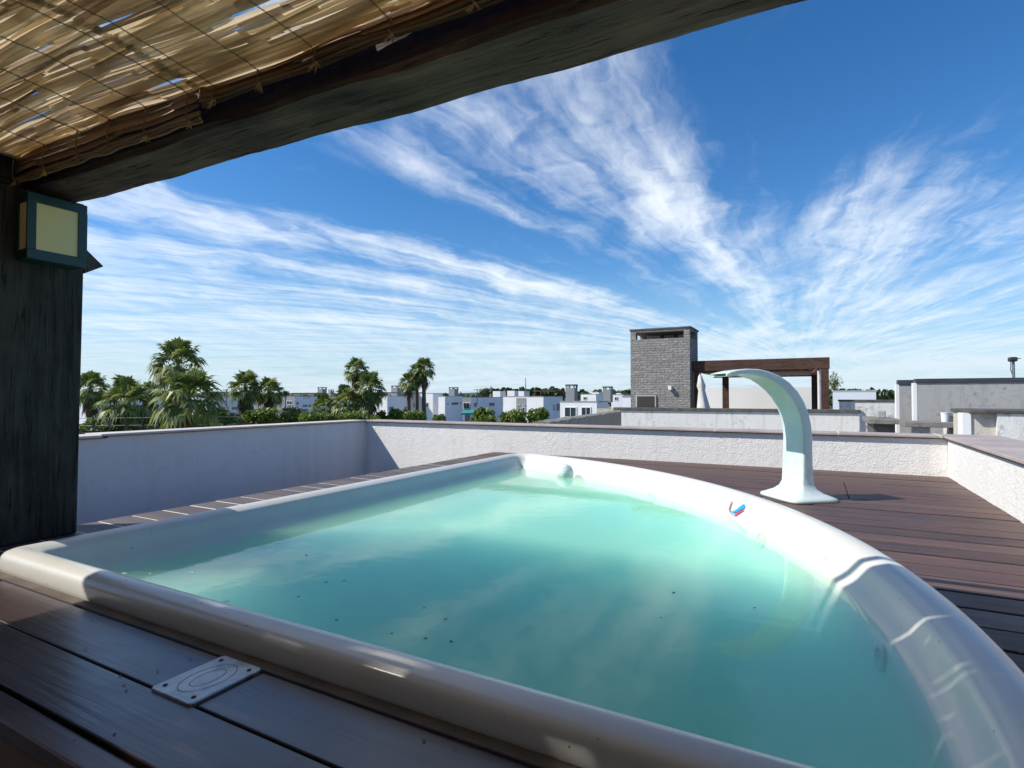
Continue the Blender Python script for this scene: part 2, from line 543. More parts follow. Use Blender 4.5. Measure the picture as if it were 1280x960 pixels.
def watermat():
    m, t, b = mat('milky_turquoise_water')
    t.n.remove(b)
    P = geo(t)
    n = t.node('ShaderNodeBump')
    n.inputs['Strength'].default_value = 0.035
    n.inputs['Distance'].default_value = 0.02
    x, y, z = t.sep(P)
    h = t.m('ADD', t.noise(P, 9.0, 3.0, 0.5, 0.4), t.m('MULTIPLY', t.noise(P, 2.0, 2.0), 1.2))
    t.put(n.inputs['Height'], h)
    gl = t.node('ShaderNodeBsdfGlossy')
    gl.inputs['Roughness'].default_value = 0.03
    gl.inputs['Color'].default_value = (1, 1, 1, 1)
    t.l.new(n.outputs[0], gl.inputs['Normal'])
    tr = t.node('ShaderNodeBsdfTransparent')
    fr = t.node('ShaderNodeFresnel')
    fr.inputs['IOR'].default_value = 1.33
    t.l.new(n.outputs[0], fr.inputs['Normal'])
    mx = t.node('ShaderNodeMixShader')
    bf = t.node('ShaderNodeNewGeometry')
    fac = t.m('MULTIPLY', fr.outputs[0], t.m('SUBTRACT', 1.0, bf.outputs['Backfacing']))
    t.put(mx.inputs[0], fac)
    t.l.new(tr.outputs[0], mx.inputs[1])
    t.l.new(gl.outputs[0], mx.inputs[2])
    out = t.n['Material Output']
    t.l.new(mx.outputs[0], out.inputs['Surface'])
    ab = t.node('ShaderNodeVolumeAbsorption')
    ab.inputs['Color'].default_value = (0.05, 0.999, 0.66, 1)
    ab.inputs['Density'].default_value = 1.05
    sc = t.node('ShaderNodeVolumeScatter')
    sc.inputs['Color'].default_value = (0.70, 1.0, 0.74, 1)
    sc.inputs['Density'].default_value = 2.8
    sc.inputs['Anisotropy'].default_value = 0.2
    ad = t.node('ShaderNodeAddShader')
    t.l.new(ab.outputs[0], ad.inputs[0])
    t.l.new(sc.outputs[0], ad.inputs[1])
    t.l.new(ad.outputs[0], out.inputs['Volume'])
    return m


M['water'] = watermat()


def stonemat(name='split_stone_cladding', sc=1.0, axis_scale=1.0):
    m, t, b = mat(name)
    P = geo(t)
    x, y, z = t.sep(P)
    br = t.node('ShaderNodeTexBrick')
    t.put(br.inputs['Vector'], t.xyz(t.m('ADD', x, y), z, 0.0))
    br.inputs['Scale'].default_value = sc
    br.inputs['Brick Width'].default_value = 0.30
    br.inputs['Row Height'].default_value = 0.085
    br.inputs['Mortar Size'].default_value = 0.010
    br.inputs['Mortar Smooth'].default_value = 0.6
    br.inputs['Color1'].default_value = (0.28, 0.26, 0.24, 1)
    br.inputs['Color2'].default_value = (0.46, 0.43, 0.395, 1)
    br.inputs['Mortar'].default_value = (0.20, 0.19, 0.175, 1)
    n = t.noise(P, 14.0, 5.0, 0.7)
    c = t.mix(0.5, br.outputs['Color'], t.ramp(n, [(0.3, (0.20, 0.19, 0.175)), (0.7, (0.48, 0.45, 0.415))]))
    t.put(b.inputs['Base Color'], c)
    b.inputs['Roughness'].default_value = 0.9
    bump(t, b, t.m('ADD', t.m('MULTIPLY', br.outputs['Fac'], -1.0), t.m('MULTIPLY', n, 2.2)), 0.9, 0.05)
    return m


M['stone'] = stonemat()


def reedmat(name, c0, c1, c2, trans=0.45):
    m, t, b = mat(name)
    g = t.node('ShaderNodeNewGeometry')
    x, y, z = t.sep(g.outputs['Position'])
    fib = t.noise(t.xyz(t.m('MULTIPLY', x, 3.0), t.m('MULTIPLY', y, 160.0), t.m('MULTIPLY', z, 160.0)), 1.0, 4.0, 0.6)
    k = t.m('ADD', t.m('MULTIPLY', g.outputs['Random Per Island'], 0.62), t.m('MULTIPLY', fib, 0.38))
    k = t.m('ADD', k, t.m('MULTIPLY', t.m('SUBTRACT', t.noise(g.outputs['Position'], 4.0, 4.0, 0.6), 0.5), 0.3))
    c = t.ramp(k, [(0.1, c0), (0.45, c1), (0.85, c2)])
    t.put(b.inputs['Base Color'], c)
    b.inputs['Roughness'].default_value = 0.55
    tr = t.node('ShaderNodeBsdfTranslucent')
    t.put(tr.inputs['Color'], c)
    mx = t.node('ShaderNodeMixShader')
    mx.inputs[0].default_value = trans
    t.l.new(b.outputs[0], mx.inputs[1])
    t.l.new(tr.outputs[0], mx.inputs[2])
    t.l.new(mx.outputs[0], t.n['Material Output'].inputs['Surface'])
    bump(t, b, fib, 0.5, 0.003)
    return m


M['reed'] = reedmat('dry_reed_leaf', (0.24, 0.15, 0.085), (0.60, 0.47, 0.29), (0.86, 0.75, 0.53), 0.64)
M['reed_edge'] = reedmat('brown_reed_edge', (0.14, 0.075, 0.04), (0.30, 0.18, 0.085), (0.48, 0.32, 0.16), 0.22)
M['twine'] = simple('reed_tie_wire', (0.22, 0.165, 0.10), 0.8, 0.3, 30)
M['straw'] = simple('straw_knot', (0.40, 0.28, 0.13), 0.8, 0.3, 30)


def platemat():
    m, t, b = mat('brushed_plate_metal')
    P = geo(t)
    n = t.noise(P, 14.0, 4.0, 0.6, 0.5)
    t.put(b.inputs['Base Color'], t.ramp(n, [(0.3, (0.30, 0.29, 0.275)), (0.7, (0.56, 0.55, 0.52))]))
    b.inputs['Metallic'].default_value = 0.75
    t.put(b.inputs['Roughness'], t.mapr(n, 0.3, 0.7, 0.25, 0.45))
    bump(t, b, n, 0.15, 0.01)
    return m


M['plate'] = platemat()
M['plateline'] = simple('engraved_plate_line', (0.12, 0.12, 0.12), 0.6, 0.1, 30, metallic=0.5)
M['em_blue'] = simple('emblem_blue', (0.02, 0.30, 0.62), 0.4, 0.03)
M['em_red'] = simple('emblem_red', (0.62, 0.06, 0.12), 0.4, 0.03)
M['em_pale'] = simple('emblem_pale_blue', (0.35, 0.72, 0.80), 0.4, 0.03)
M['em_tail'] = simple('emblem_tail_red_brown', (0.42, 0.16, 0.12), 0.4, 0.03)

# ================================================================== SETTING
GZ = -6.6          # street level
TZ = -0.62         # terrace floor below the raised deck

bm = bmesh.new()
box(bm, -2500, 2500, -300, 4500, GZ - 1.0, GZ)
tag(obj('ground', bm, M['street']), kind='structure')

# --- pool outline -------------------------------------------------------
PXL, PYN = -3.40, 1.15
ACX, ACY, AR = -4.247, 1.712, 4.74


def arc_x(y, o=0.0):
    r = AR - o
    return ACX + math.sqrt(max(r * r - (y - ACY) ** 2, 0.0))


def fillet(P, A, B, r, n):
    """rounded corner at P between the directions to A and to B"""
    P, A, B = Vector(P), Vector(A), Vector(B)
    a, b = (A - P).normalized(), (B - P).normalized()
    ang = a.angle(b)
    d = r / math.tan(ang / 2)
    p0, p1 = P + a * d, P + b * d
    c = P + (a + b).normalized() * (r / math.sin(ang / 2))
    v0, v1 = p0 - c, p1 - c
    a0, a1 = math.atan2(v0.y, v0.x), math.atan2(v1.y, v1.x)
    da = (a1 - a0 + math.pi) % (2 * math.pi) - math.pi
    return [c + Vector((math.cos(a0 + da * i / n), math.sin(a0 + da * i / n))) * r for i in range(n + 1)]


def contour(o):
    """closed outline of the pool, o metres inside its outer edge, always with the same number of points"""
    xl, yn, r = PXL + o, PYN + o, AR - o
    yt = ACY + math.sqrt(r * r - (xl - ACX) ** 2)
    xr = ACX + math.sqrt(r * r - (yn - ACY) ** 2)
    rad = max(0.26 - o, 0.03)
    nl, far, nr = (xl, yn), (xl, yt), (xr, yn)
    tan_far = (far[0] + (yt - ACY), yt - (xl - ACX))
    tan_nr = (xr - (yn - ACY), yn + (xr - ACX))
    c1 = fillet(nl, nr, far, max(0.12 - o, 0.03), 8)
    c2 = fillet(far, nl, tan_far, rad, 10)
    c3 = fillet(nr, tan_nr, nl, rad, 8)
    pts = list(c1)
    for i in range(1, 24):
        pts.append(c1[-1].lerp(c2[0], i / 24))
    pts += c2
    a0 = math.atan2(c2[-1].y - ACY, c2[-1].x - ACX)
    a1 = math.atan2(c3[0].y - ACY, c3[0].x - ACX)
    for i in range(1, 72):
        a = a0 + (a1 - a0) * i / 72
        rr = r if 3 < i < 69 else (r * .5 + .5 * r)
        pts.append(Vector((ACX + rr * math.cos(a), ACY + rr * math.sin(a))))
    pts += c3
    for i in range(1, 24):
        pts.append(c3[-1].lerp(c1[0], i / 24))
    return pts


def loft(bm, prof, close_bottom=True, close_top=False, mi=0):
    rings = []
    for o, z in prof:
        rings.append([bm.verts.new((p.x, p.y, z)) for p in contour(o)])
    for A, B in zip(rings, rings[1:]):
        n = len(A)
        for k in range(n):
            f = bm.faces.new((A[k], A[(k + 1) % n], B[(k + 1) % n], B[k]))
            f.material_index = mi
    if close_bottom:
        bm.faces.new(rings[-1]).material_index = mi
    if close_top:
        bm.faces.new(rings[0][::-1]).material_index = mi


WATER_Z = -0.070
pool = empty('swimming_pool', (-1.7, 3.2, 0), 'cream fibreglass plunge pool with a curved side, sunk into the timber deck', 'pool')
bm = bmesh.new()
loft(bm, [(0.006, -0.02), (0.0, 0.010), (0.001, 0.044), (0.005, 0.060), (0.014, 0.071), (0.028, 0.077), (0.050, 0.0815), (0.070, 0.0845), (0.086, 0.0825), (0.108, 0.0735), (0.127, 0.064), (0.136, 0.058),
          (0.143, 0.050), (0.151, 0.034), (0.161, 0.012), (0.173, -0.014), (0.192, -0.042), (0.216, -0.07), (0.235, -0.20), (0.27, -0.60), (0.30, -0.78), (0.36, -0.86), (0.46, -0.90)])
obj('shell', bm, M['gelcoat'], pool, smooth=True)

# underwater ledge along the curved side
bm = bmesh.new()
prof = [(0.19, -0.36), (0.64, -0.37), (0.69, -0.40), (0.71, -0.46), (0.76, -0.86)]
rings = []
for o, z in prof:
    rr = AR - o
    rings.append([bm.verts.new((ACX + rr * math.cos(a), ACY + rr * math.sin(a), z)) for a in [1.10 - 1.16 * i / 60 for i in range(61)]])
for A, B in zip(rings, rings[1:]):
    for k in range(60):
        bm.faces.new((A[k], A[k + 1], B[k + 1], B[k]))
obj('ledge', bm, M['gelcoat'], pool, smooth=True)

# water body
bm = bmesh.new()
loft(bm, [(0.2145, WATER_Z), (0.225, -0.20), (0.26, -0.60), (0.29, -0.785), (0.35, -0.875), (0.455, -0.915)], True, True)
tag(obj('water', bm, M['water']), kind='structure')


def wall_frame(x_px, y_px, z):
    """point and frame on the curved inner wall where the pixel column meets it at height z"""
    best = None
    for i in range(2000):
        a = -0.1 + 1.3 * i / 2000
        o = 0.216 + (WATER_Z - z) * (0.146 if z < WATER_Z else 0.62)
        p = Vector((ACX + (AR - o) * math.cos(a), ACY + (AR - o) * math.sin(a), z))
        v = np.array(p) - np.array((0, 0, CAMZ))
        d = v @ _f
        if d <= 0: continue
        sx = 640 + 700 * (v @ _r) / d
        e = abs(sx - x_px)
        if best is None or e < best[0]:
            best = (e, p, a)
    _, p, a = best
    nrm = Vector((-math.cos(a), -math.sin(a), 0.146 if z < WATER_Z else 0.62)).normalized()
    tan = Vector((-math.sin(a), math.cos(a), 0.0))
    up = nrm.cross(tan).normalized()
    if up.z < 0: up = -up
    return p, nrm, tan, up


def ring_disc(bm, p, n, a, b, profile, seg=24):
    rings = []
    for r_, h in profile:
        rings.append([bm.verts.new(p + (a * math.cos(2 * math.pi * k / seg) + b * math.sin(2 * math.pi * k / seg)) * r_ + n * h) for k in range(seg)])
    for A, B in zip(rings, rings[1:]):
        for k in range(seg):
            bm.faces.new((A[k], A[(k + 1) % seg], B[(k + 1) % seg], B[k]))
    bm.faces.new(rings[-1])


for (xp, z, r_) in ((1103, -0.155, 0.050), (952, -0.125, 0.055), (815, -0.125, 0.055)):
    p, n, ta, up = wall_frame(xp, 0, z)
    bm = bmesh.new()
    ring_disc(bm, p, n, ta, up, [(r_, -0.004), (r_, 0.008), (r_ * .93, 0.014), (r_ * .62, 0.018), (r_ * .58, 0.010), (r_ * .34, 0.010), (r_ * .32, 0.018), (r_ * .2, 0.018), (r_ * .17, 0.002)])
    bmesh.ops.recalc_face_normals(bm, faces=bm.faces[:])
    ring = obj('inlet', bm, simple('inlet_plastic_' + str(xp), (0.55, 0.56, 0.52), 0.4, 0.05), pool, smooth=True)
    bm = bmesh.new()
    ring_disc(bm, p + n * 0.001, n, ta, up, [(r_ * .17, 0.0021), (r_ * .02, 0.0022)])
    obj('nozzle_hole', bm, M['blacksteel'], ring)

# small whale emblem stuck on the inner wall just above the water
p0, n0, t0, u0 = wall_frame(916, 640, -0.052)
if t0.dot(Vector(_r)) < 0: t0 = -t0


def decal(bm, pts, mi, lift):
    f = bm.faces.new([bm.verts.new(p0 + t0 * x + u0 * y + n0 * lift) for x, y in pts])
    f.material_index = mi


em = bmesh.new()
K = 0.0105


def sc_(pts):
    return [(x * K * 1.55, y * K) for x, y in pts]


decal(em, sc_([(-6, 8.6), (-5.5, 8.4), (-4.6, 4.6), (-3.8, 2.2), (-2.2, 1.1), (-2.8, 0.5), (-4.6, 1.6), (-5.6, 4.5)]), 3, 0.003)
decal(em, sc_([(-5.7, 6.8), (-4.2, 7.6), (-4.8, 6.2)]), 3, 0.0034)
decal(em, sc_([(-2.6, 1.4), (-0.6, 2.0), (1.2, 4.6), (2.6, 7.6), (4.2, 9.4), (5.6, 8.4), (6.0, 6.4), (4.4, 5.4), (2.6, 3.2), (0.8, 1.2), (-1.2, 0.7)]), 0, 0.003)
decal(em, sc_([(-2.6, 2.0), (-0.8, 2.7), (0.8, 5.0), (2.2, 8.0), (4.0, 10.2), (4.2, 9.5), (2.6, 7.7), (1.2, 4.8), (-0.6, 2.1), (-2.4, 1.5)]), 2, 0.0034)
decal(em, sc_([(1.6, 0.2), (2.8, 2.6), (4.6, 4.8), (6.2, 5.8), (6.4, 5.2), (5.2, 3.8), (4.0, 1.4), (3.0, -0.6), (1.8, -0.8)]), 1, 0.003)
decal(em, sc_([(-2.2, 0.4), (-0.4, 0.1), (1.4, -0.2), (1.2, -0.7), (-1.0, -0.4), (-2.4, 0.1)]), 3, 0.0034)
bmesh.ops.recalc_face_normals(em, faces=em.faces[:])
obj('emblem', em, [M['em_blue'], M['em_red'], M['em_pale'], M['em_tail']], pool)

# --- deck ---------------------------------------------------------------
bm = bmesh.new()
DX0, DX1, DYN, DYF = -4.05, 1.16, 0.70, 6.96
TH = 0.035
GAP = 0.013


def plank(x0a, x0b, x1a, x1b, y0, y1, mi=0, z=0.0):
    dz = rnd.uniform(-0.0025, 0.0015) + z
    g = GAP * rnd.uniform(0.35, 0.75) if mi != 1 else 0.001
    prism(bm, [(x0a, y0 + g), (x1a, y0 + g), (x1b, y1 - g), (x0b, y1 - g)], dz - TH, dz, mi, 0.004)


y = 1.10
while y < DYF - 0.01:
    y1 = min(y + 0.2, DYF)
    # left strip between the deck's edge and the pool
    if y < 6.3:
        plank(DX0 + rnd.uniform(-.006, .006), DX0 + rnd.uniform(-.006, .006), PXL + 0.05, PXL + 0.05, y, min(y1, 6.3), 2)
        box(bm, DX0 + 0.01, PXL + 0.03, y1 - 0.012, y1 + 0.012, -0.02, -0.0025, 3) if rnd.random() < 0.93 and y1 < 6.2 else None  # pale strips in the gaps stand in for sunlit plank edges
        xs = [arc_x(y) - 0.06, arc_x(y1) - 0.06]
        if y < 1.16: xs = [0.30, 0.36]
        if min(xs) > -3.1:
            ends = [xs[0]]
            if xs[0] < -0.6 and rnd.random() < .35 or 5.0 < y < 6.1:
                j = 0.22 if 4.95 < y < 6.1 else rnd.uniform(-0.5, 0.6)
                plank(xs[0], xs[1], j - .003, j - .003, y, y1, 0)
                plank(j + .003, j + .003, DX1 + .02, DX1 + .02, y, y1, 0)
            else:
                plank(xs[0], xs[1], DX1 + .02, DX1 + .02, y, y1, 0)
        else:
            plank(PXL + 0.10, -2.4, DX1, DX1, y, y1, 0) if False else None
    y += 0.2
# far rows that run the whole width behind the pool
for y0 in (6.3, 6.5, 6.7, 6.9):
    plank(DX0, DX0, DX1 + .02, DX1 + .02, y0, min(y0 + 0.2, DYF + .03), 0)
# fill between the far pool corner and those rows
for y0 in (5.7, 5.9, 6.1):
    xa, xb = arc_x(y0) - .06, arc_x(y0 + .2) - .06
    if min(xa, xb) <= -3.1:
        plank(min(xa, -2.4), max(min(xb, -2.4), -3.35), DX1 + .02, DX1 + .02, y0, y0 + .2, 0)
# near boards in front of the pool (shaded, oiled)
PL = (-1.606, -1.422)                                   # the metal plate sits between two boards here
box(bm, -3.40, 1.1, 1.102, 1.147, -TH, 0.002, 4, 0.004)   # skirting strip along the pool
for x0, x1 in ((-4.05, -3.12), (-3.11, PL[0] - .006), (PL[1] + .006, 0.55), (0.56, 1.18)):
    plank(x0, x0, x1, x1, 0.898, 1.099, 1)
for x0, x1 in ((-4.05, 0.6), (0.61, 1.18)):
    plank(x0, x0, x1, x1, 0.706, 0.892, 1)
# nosing board one step lower
prism(bm, [(-4.05, 0.630), (1.18, 0.630), (1.18, 0.701), (-4.05, 0.701)], -0.042, -0.007, 1, 0.009)
# fascias below the deck's edges and dark joists underneath
box(bm, -4.05, 1.18, 0.640, 0.690, TZ, -0.043, 5)
box(bm, DX0 + 0.004, DX0 + 0.03, 0.70, 6.9, TZ, -TH - .001, 5)
# countersunk screw heads
scr = [(150, 845), (197, 838), (238, 823), (155, 856), (158, 863), (115, 775), (107, 811), (143, 917), (530, 925), (1035, 608), (1048, 680), (1010, 596), (905, 588), (1120, 640), (1185, 655), (1110, 735)]
for (x_, y_) in scr:
    c_ = onZ(x_, y_, 0.0022)
    ring = [bm.verts.new((c_.x + .0042 * math.cos(k * math.pi / 4), c_.y + .0042 * math.sin(k * math.pi / 4), .0022)) for k in range(8)]
    bm.faces.new(ring).material_index = 6
for k in range(26):
    yy = 1.15 + .2 * k
    for xx in (arc_x(yy) + .10, 1.02):
        for dy_ in (.045, .145):
            if yy < 6.1 and xx < 1.1:
                ring = [bm.verts.new((xx + .004 * math.cos(q * math.pi / 4), yy - .05 + dy_ - .045 + .004 * math.sin(q * math.pi / 4), .0022)) for q in range(8)]
                bm.faces.new(ring).material_index = 6
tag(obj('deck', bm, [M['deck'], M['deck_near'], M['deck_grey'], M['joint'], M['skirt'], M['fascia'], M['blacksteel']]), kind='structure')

bm = bmesh.new()
box(bm, -6.45, 1.14, -3.2, 6.94, TZ - 0.2, TZ)
tag(obj('terrace_floor', bm, M['floor']), kind='structure')

# our own house under the terrace
bm = bmesh.new()
box(bm, -6.70, 1.45, -3.4, 7.15, GZ, TZ - 0.205)
own = empty('house', (-2.6, 2.0, GZ), 'white house block carrying the pool terrace on its roof', 'house')
obj('wall', bm, M['white'], own)
bm = bmesh.new()
box(bm, -6.44, 1.13, -1.55, -1.30, TZ + .001, 2.45)
obj('unseen_upper_wall', bm, simple('dark_unseen_wall', (.16, .12, .10), .6, .2, 3.0), own)  # unseen wall behind the camera, added dark to cut light under the roof


# --- parapets -----------------------------------------------------------
def parapet(label, body, coping, bmat=None, cmat=None, mort=None, group=None):
    w = empty('parapet_wall', ((body[0] + body[1]) / 2, (body[2] + body[3]) / 2, body[4]), label, 'parapet wall', group)
    b_ = bmesh.new()
    box(b_, *body)
    obj('wall', b_, bmat or M['stucco'], w)
    b_ = bmesh.new()
    box(b_, *coping, bev=0.004)
    obj('coping', b_, cmat or M['coping'], w)
    if mort:
        b_ = bmesh.new()
        box(b_, *mort)
        obj('mortar_bed', b_, M['coping_edge'], w)
    return w


def joints(w, spots):
    for (x0, x1, y0, y1, z) in spots:
        b_ = bmesh.new()
        box(b_, x0, x1, y0, y1, z - .02, z + .0025)
        obj('joint', b_, M['joint'], w)


PT = 0.405
# back wall
bw = parapet('sunlit white rough rendered parapet wall behind the pool and the water spout',
        (-6.50, 1.138, 6.95, 7.15, TZ, PT - 0.034), (-6.55, 1.60, 6.905, 7.27, PT - 0.022, PT), mort=(-6.497, 1.138, 6.935, 7.16, PT - 0.0335, PT - 0.0225))
joints(bw, [(-5.2, -5.175, 6.902, 7.272, PT), (-3.36, -3.34, 6.902, 7.272, PT), (-1.06, -1.035, 6.902, 7.272, PT), (0.2, 0.215, 6.902, 7.272, PT), (1.07, 1.095, 6.902, 7.272, PT)])
# left wall (shaded) and its slightly thicker nearer stretch
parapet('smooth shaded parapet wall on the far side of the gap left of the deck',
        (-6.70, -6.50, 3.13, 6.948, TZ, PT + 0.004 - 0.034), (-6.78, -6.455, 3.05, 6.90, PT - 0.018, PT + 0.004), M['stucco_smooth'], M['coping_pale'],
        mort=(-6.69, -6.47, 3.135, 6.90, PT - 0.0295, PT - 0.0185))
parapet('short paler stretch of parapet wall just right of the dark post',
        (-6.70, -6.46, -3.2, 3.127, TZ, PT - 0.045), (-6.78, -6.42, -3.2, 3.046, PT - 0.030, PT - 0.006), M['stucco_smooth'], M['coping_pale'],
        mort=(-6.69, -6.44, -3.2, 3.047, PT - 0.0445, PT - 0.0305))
# right wall
parapet('sunlit parapet wall with a broad pinkish coping along the right end of the deck',
        (1.14, 1.42, -3.2, 6.948, TZ, PT - 0.034), (1.105, 1.60, -3.2, 6.90, PT - 0.022, PT + 0.001), mort=(1.118, 1.50, -3.2, 6.90, PT - 0.0335, PT - 0.0225))

# ================================================================== PERGOLA over the camera
perg = empty('pergola', (-4.0, 1.35, 0), 'dark timber pergola with a thick post and heavy beam over the pool', 'pergola')


def bz(x):
    return 1.932 - 0.024 * (x + 3.716)


def wavy_beam(x0, x1, y0, y1, zf, h, n, mi_side=0, mi_inner=1):
    b_ = bmesh.new()
    rings = []
    for i in range(n + 1):
        x = x0 + (x1 - x0) * i / n
        j = lambda s: 0.006 * math.sin(x * 3.1 + s) + 0.004 * math.sin(x * 8.7 + 2 * s) + rnd.uniform(-.0015, .0015)
        z = zf(x)
        c = 0.014
        pts = [(y0 + c, z + j(1)), (y1 - c, z + j(2)), (y1 + j(3), z + c), (y1 + j(4), z + h), (y0 + j(5) + .0, z + h), (y0 + j(6), z + c + .005)]
        rings.append([b_.verts.new((x, *q)) for q in pts])
    for A, B in zip(rings, rings[1:]):
        m_ = len(A)
        for k in range(m_):
            f = b_.faces.new((A[k], B[k], B[(k + 1) % m_], A[(k + 1) % m_]))
            f.material_index = mi_inner if k in (4,) else mi_side
    b_.faces.new(rings[0])
    b_.faces.new(rings[-1][::-1])
    bmesh.ops.recalc_face_normals(b_, faces=b_.faces[:])
    return b_


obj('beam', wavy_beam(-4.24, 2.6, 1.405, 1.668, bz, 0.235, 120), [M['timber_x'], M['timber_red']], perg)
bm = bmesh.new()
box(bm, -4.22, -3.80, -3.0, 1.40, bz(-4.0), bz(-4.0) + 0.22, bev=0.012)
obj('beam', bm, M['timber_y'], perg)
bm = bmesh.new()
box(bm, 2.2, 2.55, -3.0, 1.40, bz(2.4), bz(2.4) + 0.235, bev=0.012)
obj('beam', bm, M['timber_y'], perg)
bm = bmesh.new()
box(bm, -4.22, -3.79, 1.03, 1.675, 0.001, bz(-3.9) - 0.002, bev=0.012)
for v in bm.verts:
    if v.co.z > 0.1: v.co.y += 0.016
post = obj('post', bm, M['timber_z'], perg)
bm = bmesh.new()
c = Vector((-3.86, 1.692, 1.60))
q = [bm.verts.new(c + Vector((sx * .065, 0, sz * .075))) for sx, sz in ((-1, -1), (1, -1), (1, 1), (-1, 1))]
ap = bm.verts.new(c + Vector((0, 0.13, 0)))
for i in range(4): bm.faces.new((q[i], ap, q[(i + 1) % 4]))
bm.faces.new(q)
bmesh.ops.recalc_face_normals(bm, faces=bm.faces[:])
obj('bolt_cover', bm, M['timber_z'], post)
# thin battens laid over the top of the beam, and rafters that carry the mat behind it
bm = bmesh.new()
box(bm, -4.3, 2.6, 1.70, 1.735, 2.16, 2.19)
obj('batten', bm, M['timber_red'], perg)

# lamp on the post
lamp = empty('wall_lamp', (-3.74, 1.5, 1.72), 'square dark green lamp with cream panes, screwed to the dark post', 'lamp')
bm = bmesh.new()
lx0, lx1, ly0, ly1, lz0, lz1 = -3.788, -3.655, 1.362, 1.640, 1.530, 1.888
w_ = 0.045
# frame with openings: four bars in front, four at the side, back box set inside
box(bm, lx0, lx1, ly0, ly1, lz1 - .052, lz1, bev=.004)
box(bm, lx0, lx1, ly0, ly1, lz0, lz0 + .055, bev=.004)
for a_, b_ in ((ly0, ly0 + .040), (ly1 - .043, ly1)):
    box(bm, lx0 + .120 if a_ == ly0 else lx0, lx1, a_, b_, lz0 + .054, lz1 - .051)
box(bm, lx0, lx0 + .030, ly0, ly0 + .04, lz0 + .054, lz1 - .051)
box(bm, lx0, lx0 + .02, ly0 + .041, ly1 - .044, lz0 + .054, lz1 - .051)
obj('housing', bm, M['lampgreen'], lamp)
bm = bmesh.new()
box(bm, lx1 - .012, lx1 - .006, ly0 + .0405, ly1 - .0435, lz0 + .0552, lz1 - .0522)
obj('pane', bm, M['lamplens'], lamp)
bm = bmesh.new()
box(bm, lx0 + .031, lx0 + .119, ly0 + .006, ly0 + .012, lz0 + .0552, lz1 - .0522)
obj('pane', bm, M['lamplens'], lamp)


# --- reed mats ----------------------------------------------------------
def mz(x, y):
    d = 1.385 - y
    return 2.022 - 0.040 * (x + 2.0) + 0.018 * math.sin(x * 2.3 + y * 1.7) + 0.012 * math.sin(y * 5.1 - x) + 0.02 * math.sin(min(d, 1.2) * 2.4) * (1 + .3 * math.sin(x * 3)) + 0.006


def strip(b_, x0, x1, y, wdt, zf, tilt, lift, seg):
    """one dry leaf blade, slightly cupped, along X"""
    A = []
    jy = rnd.uniform(-.010, .010)
    tw = rnd.uniform(-.12, .12)
    for i in range(seg + 1):
        t_ = i / seg
        x = x0 + (x1 - x0) * t_
        k = wdt * (0.84 + 0.16 * math.sin(math.pi * t_)) * (1 if 0 < i < seg else .7)
        yc = y + jy * (t_ - .5) * 2 + 0.004 * math.sin(x * 9 + y * 50)
        a_ = tilt + tw * (t_ - .5)
        z = zf(x, yc) + lift + 0.0015 * math.sin(x * 14 + y * 90)
        row = []
        for s, h in ((-1, 0.0), (-.35, -.20), (.35, -.20), (1, 0.0)):
            dy, dz_ = s * k / 2, h * k * .6
            row.append(b_.verts.new((x, yc + dy * math.cos(a_) - dz_ * math.sin(a_), z + dy * math.sin(a_) + dz_ * math.cos(a_))))
        A.append(row)
    for P_, Q_ in zip(A, A[1:]):
        for k in range(3):
            b_.faces.new((P_[k], Q_[k], Q_[k + 1], P_[k + 1]))


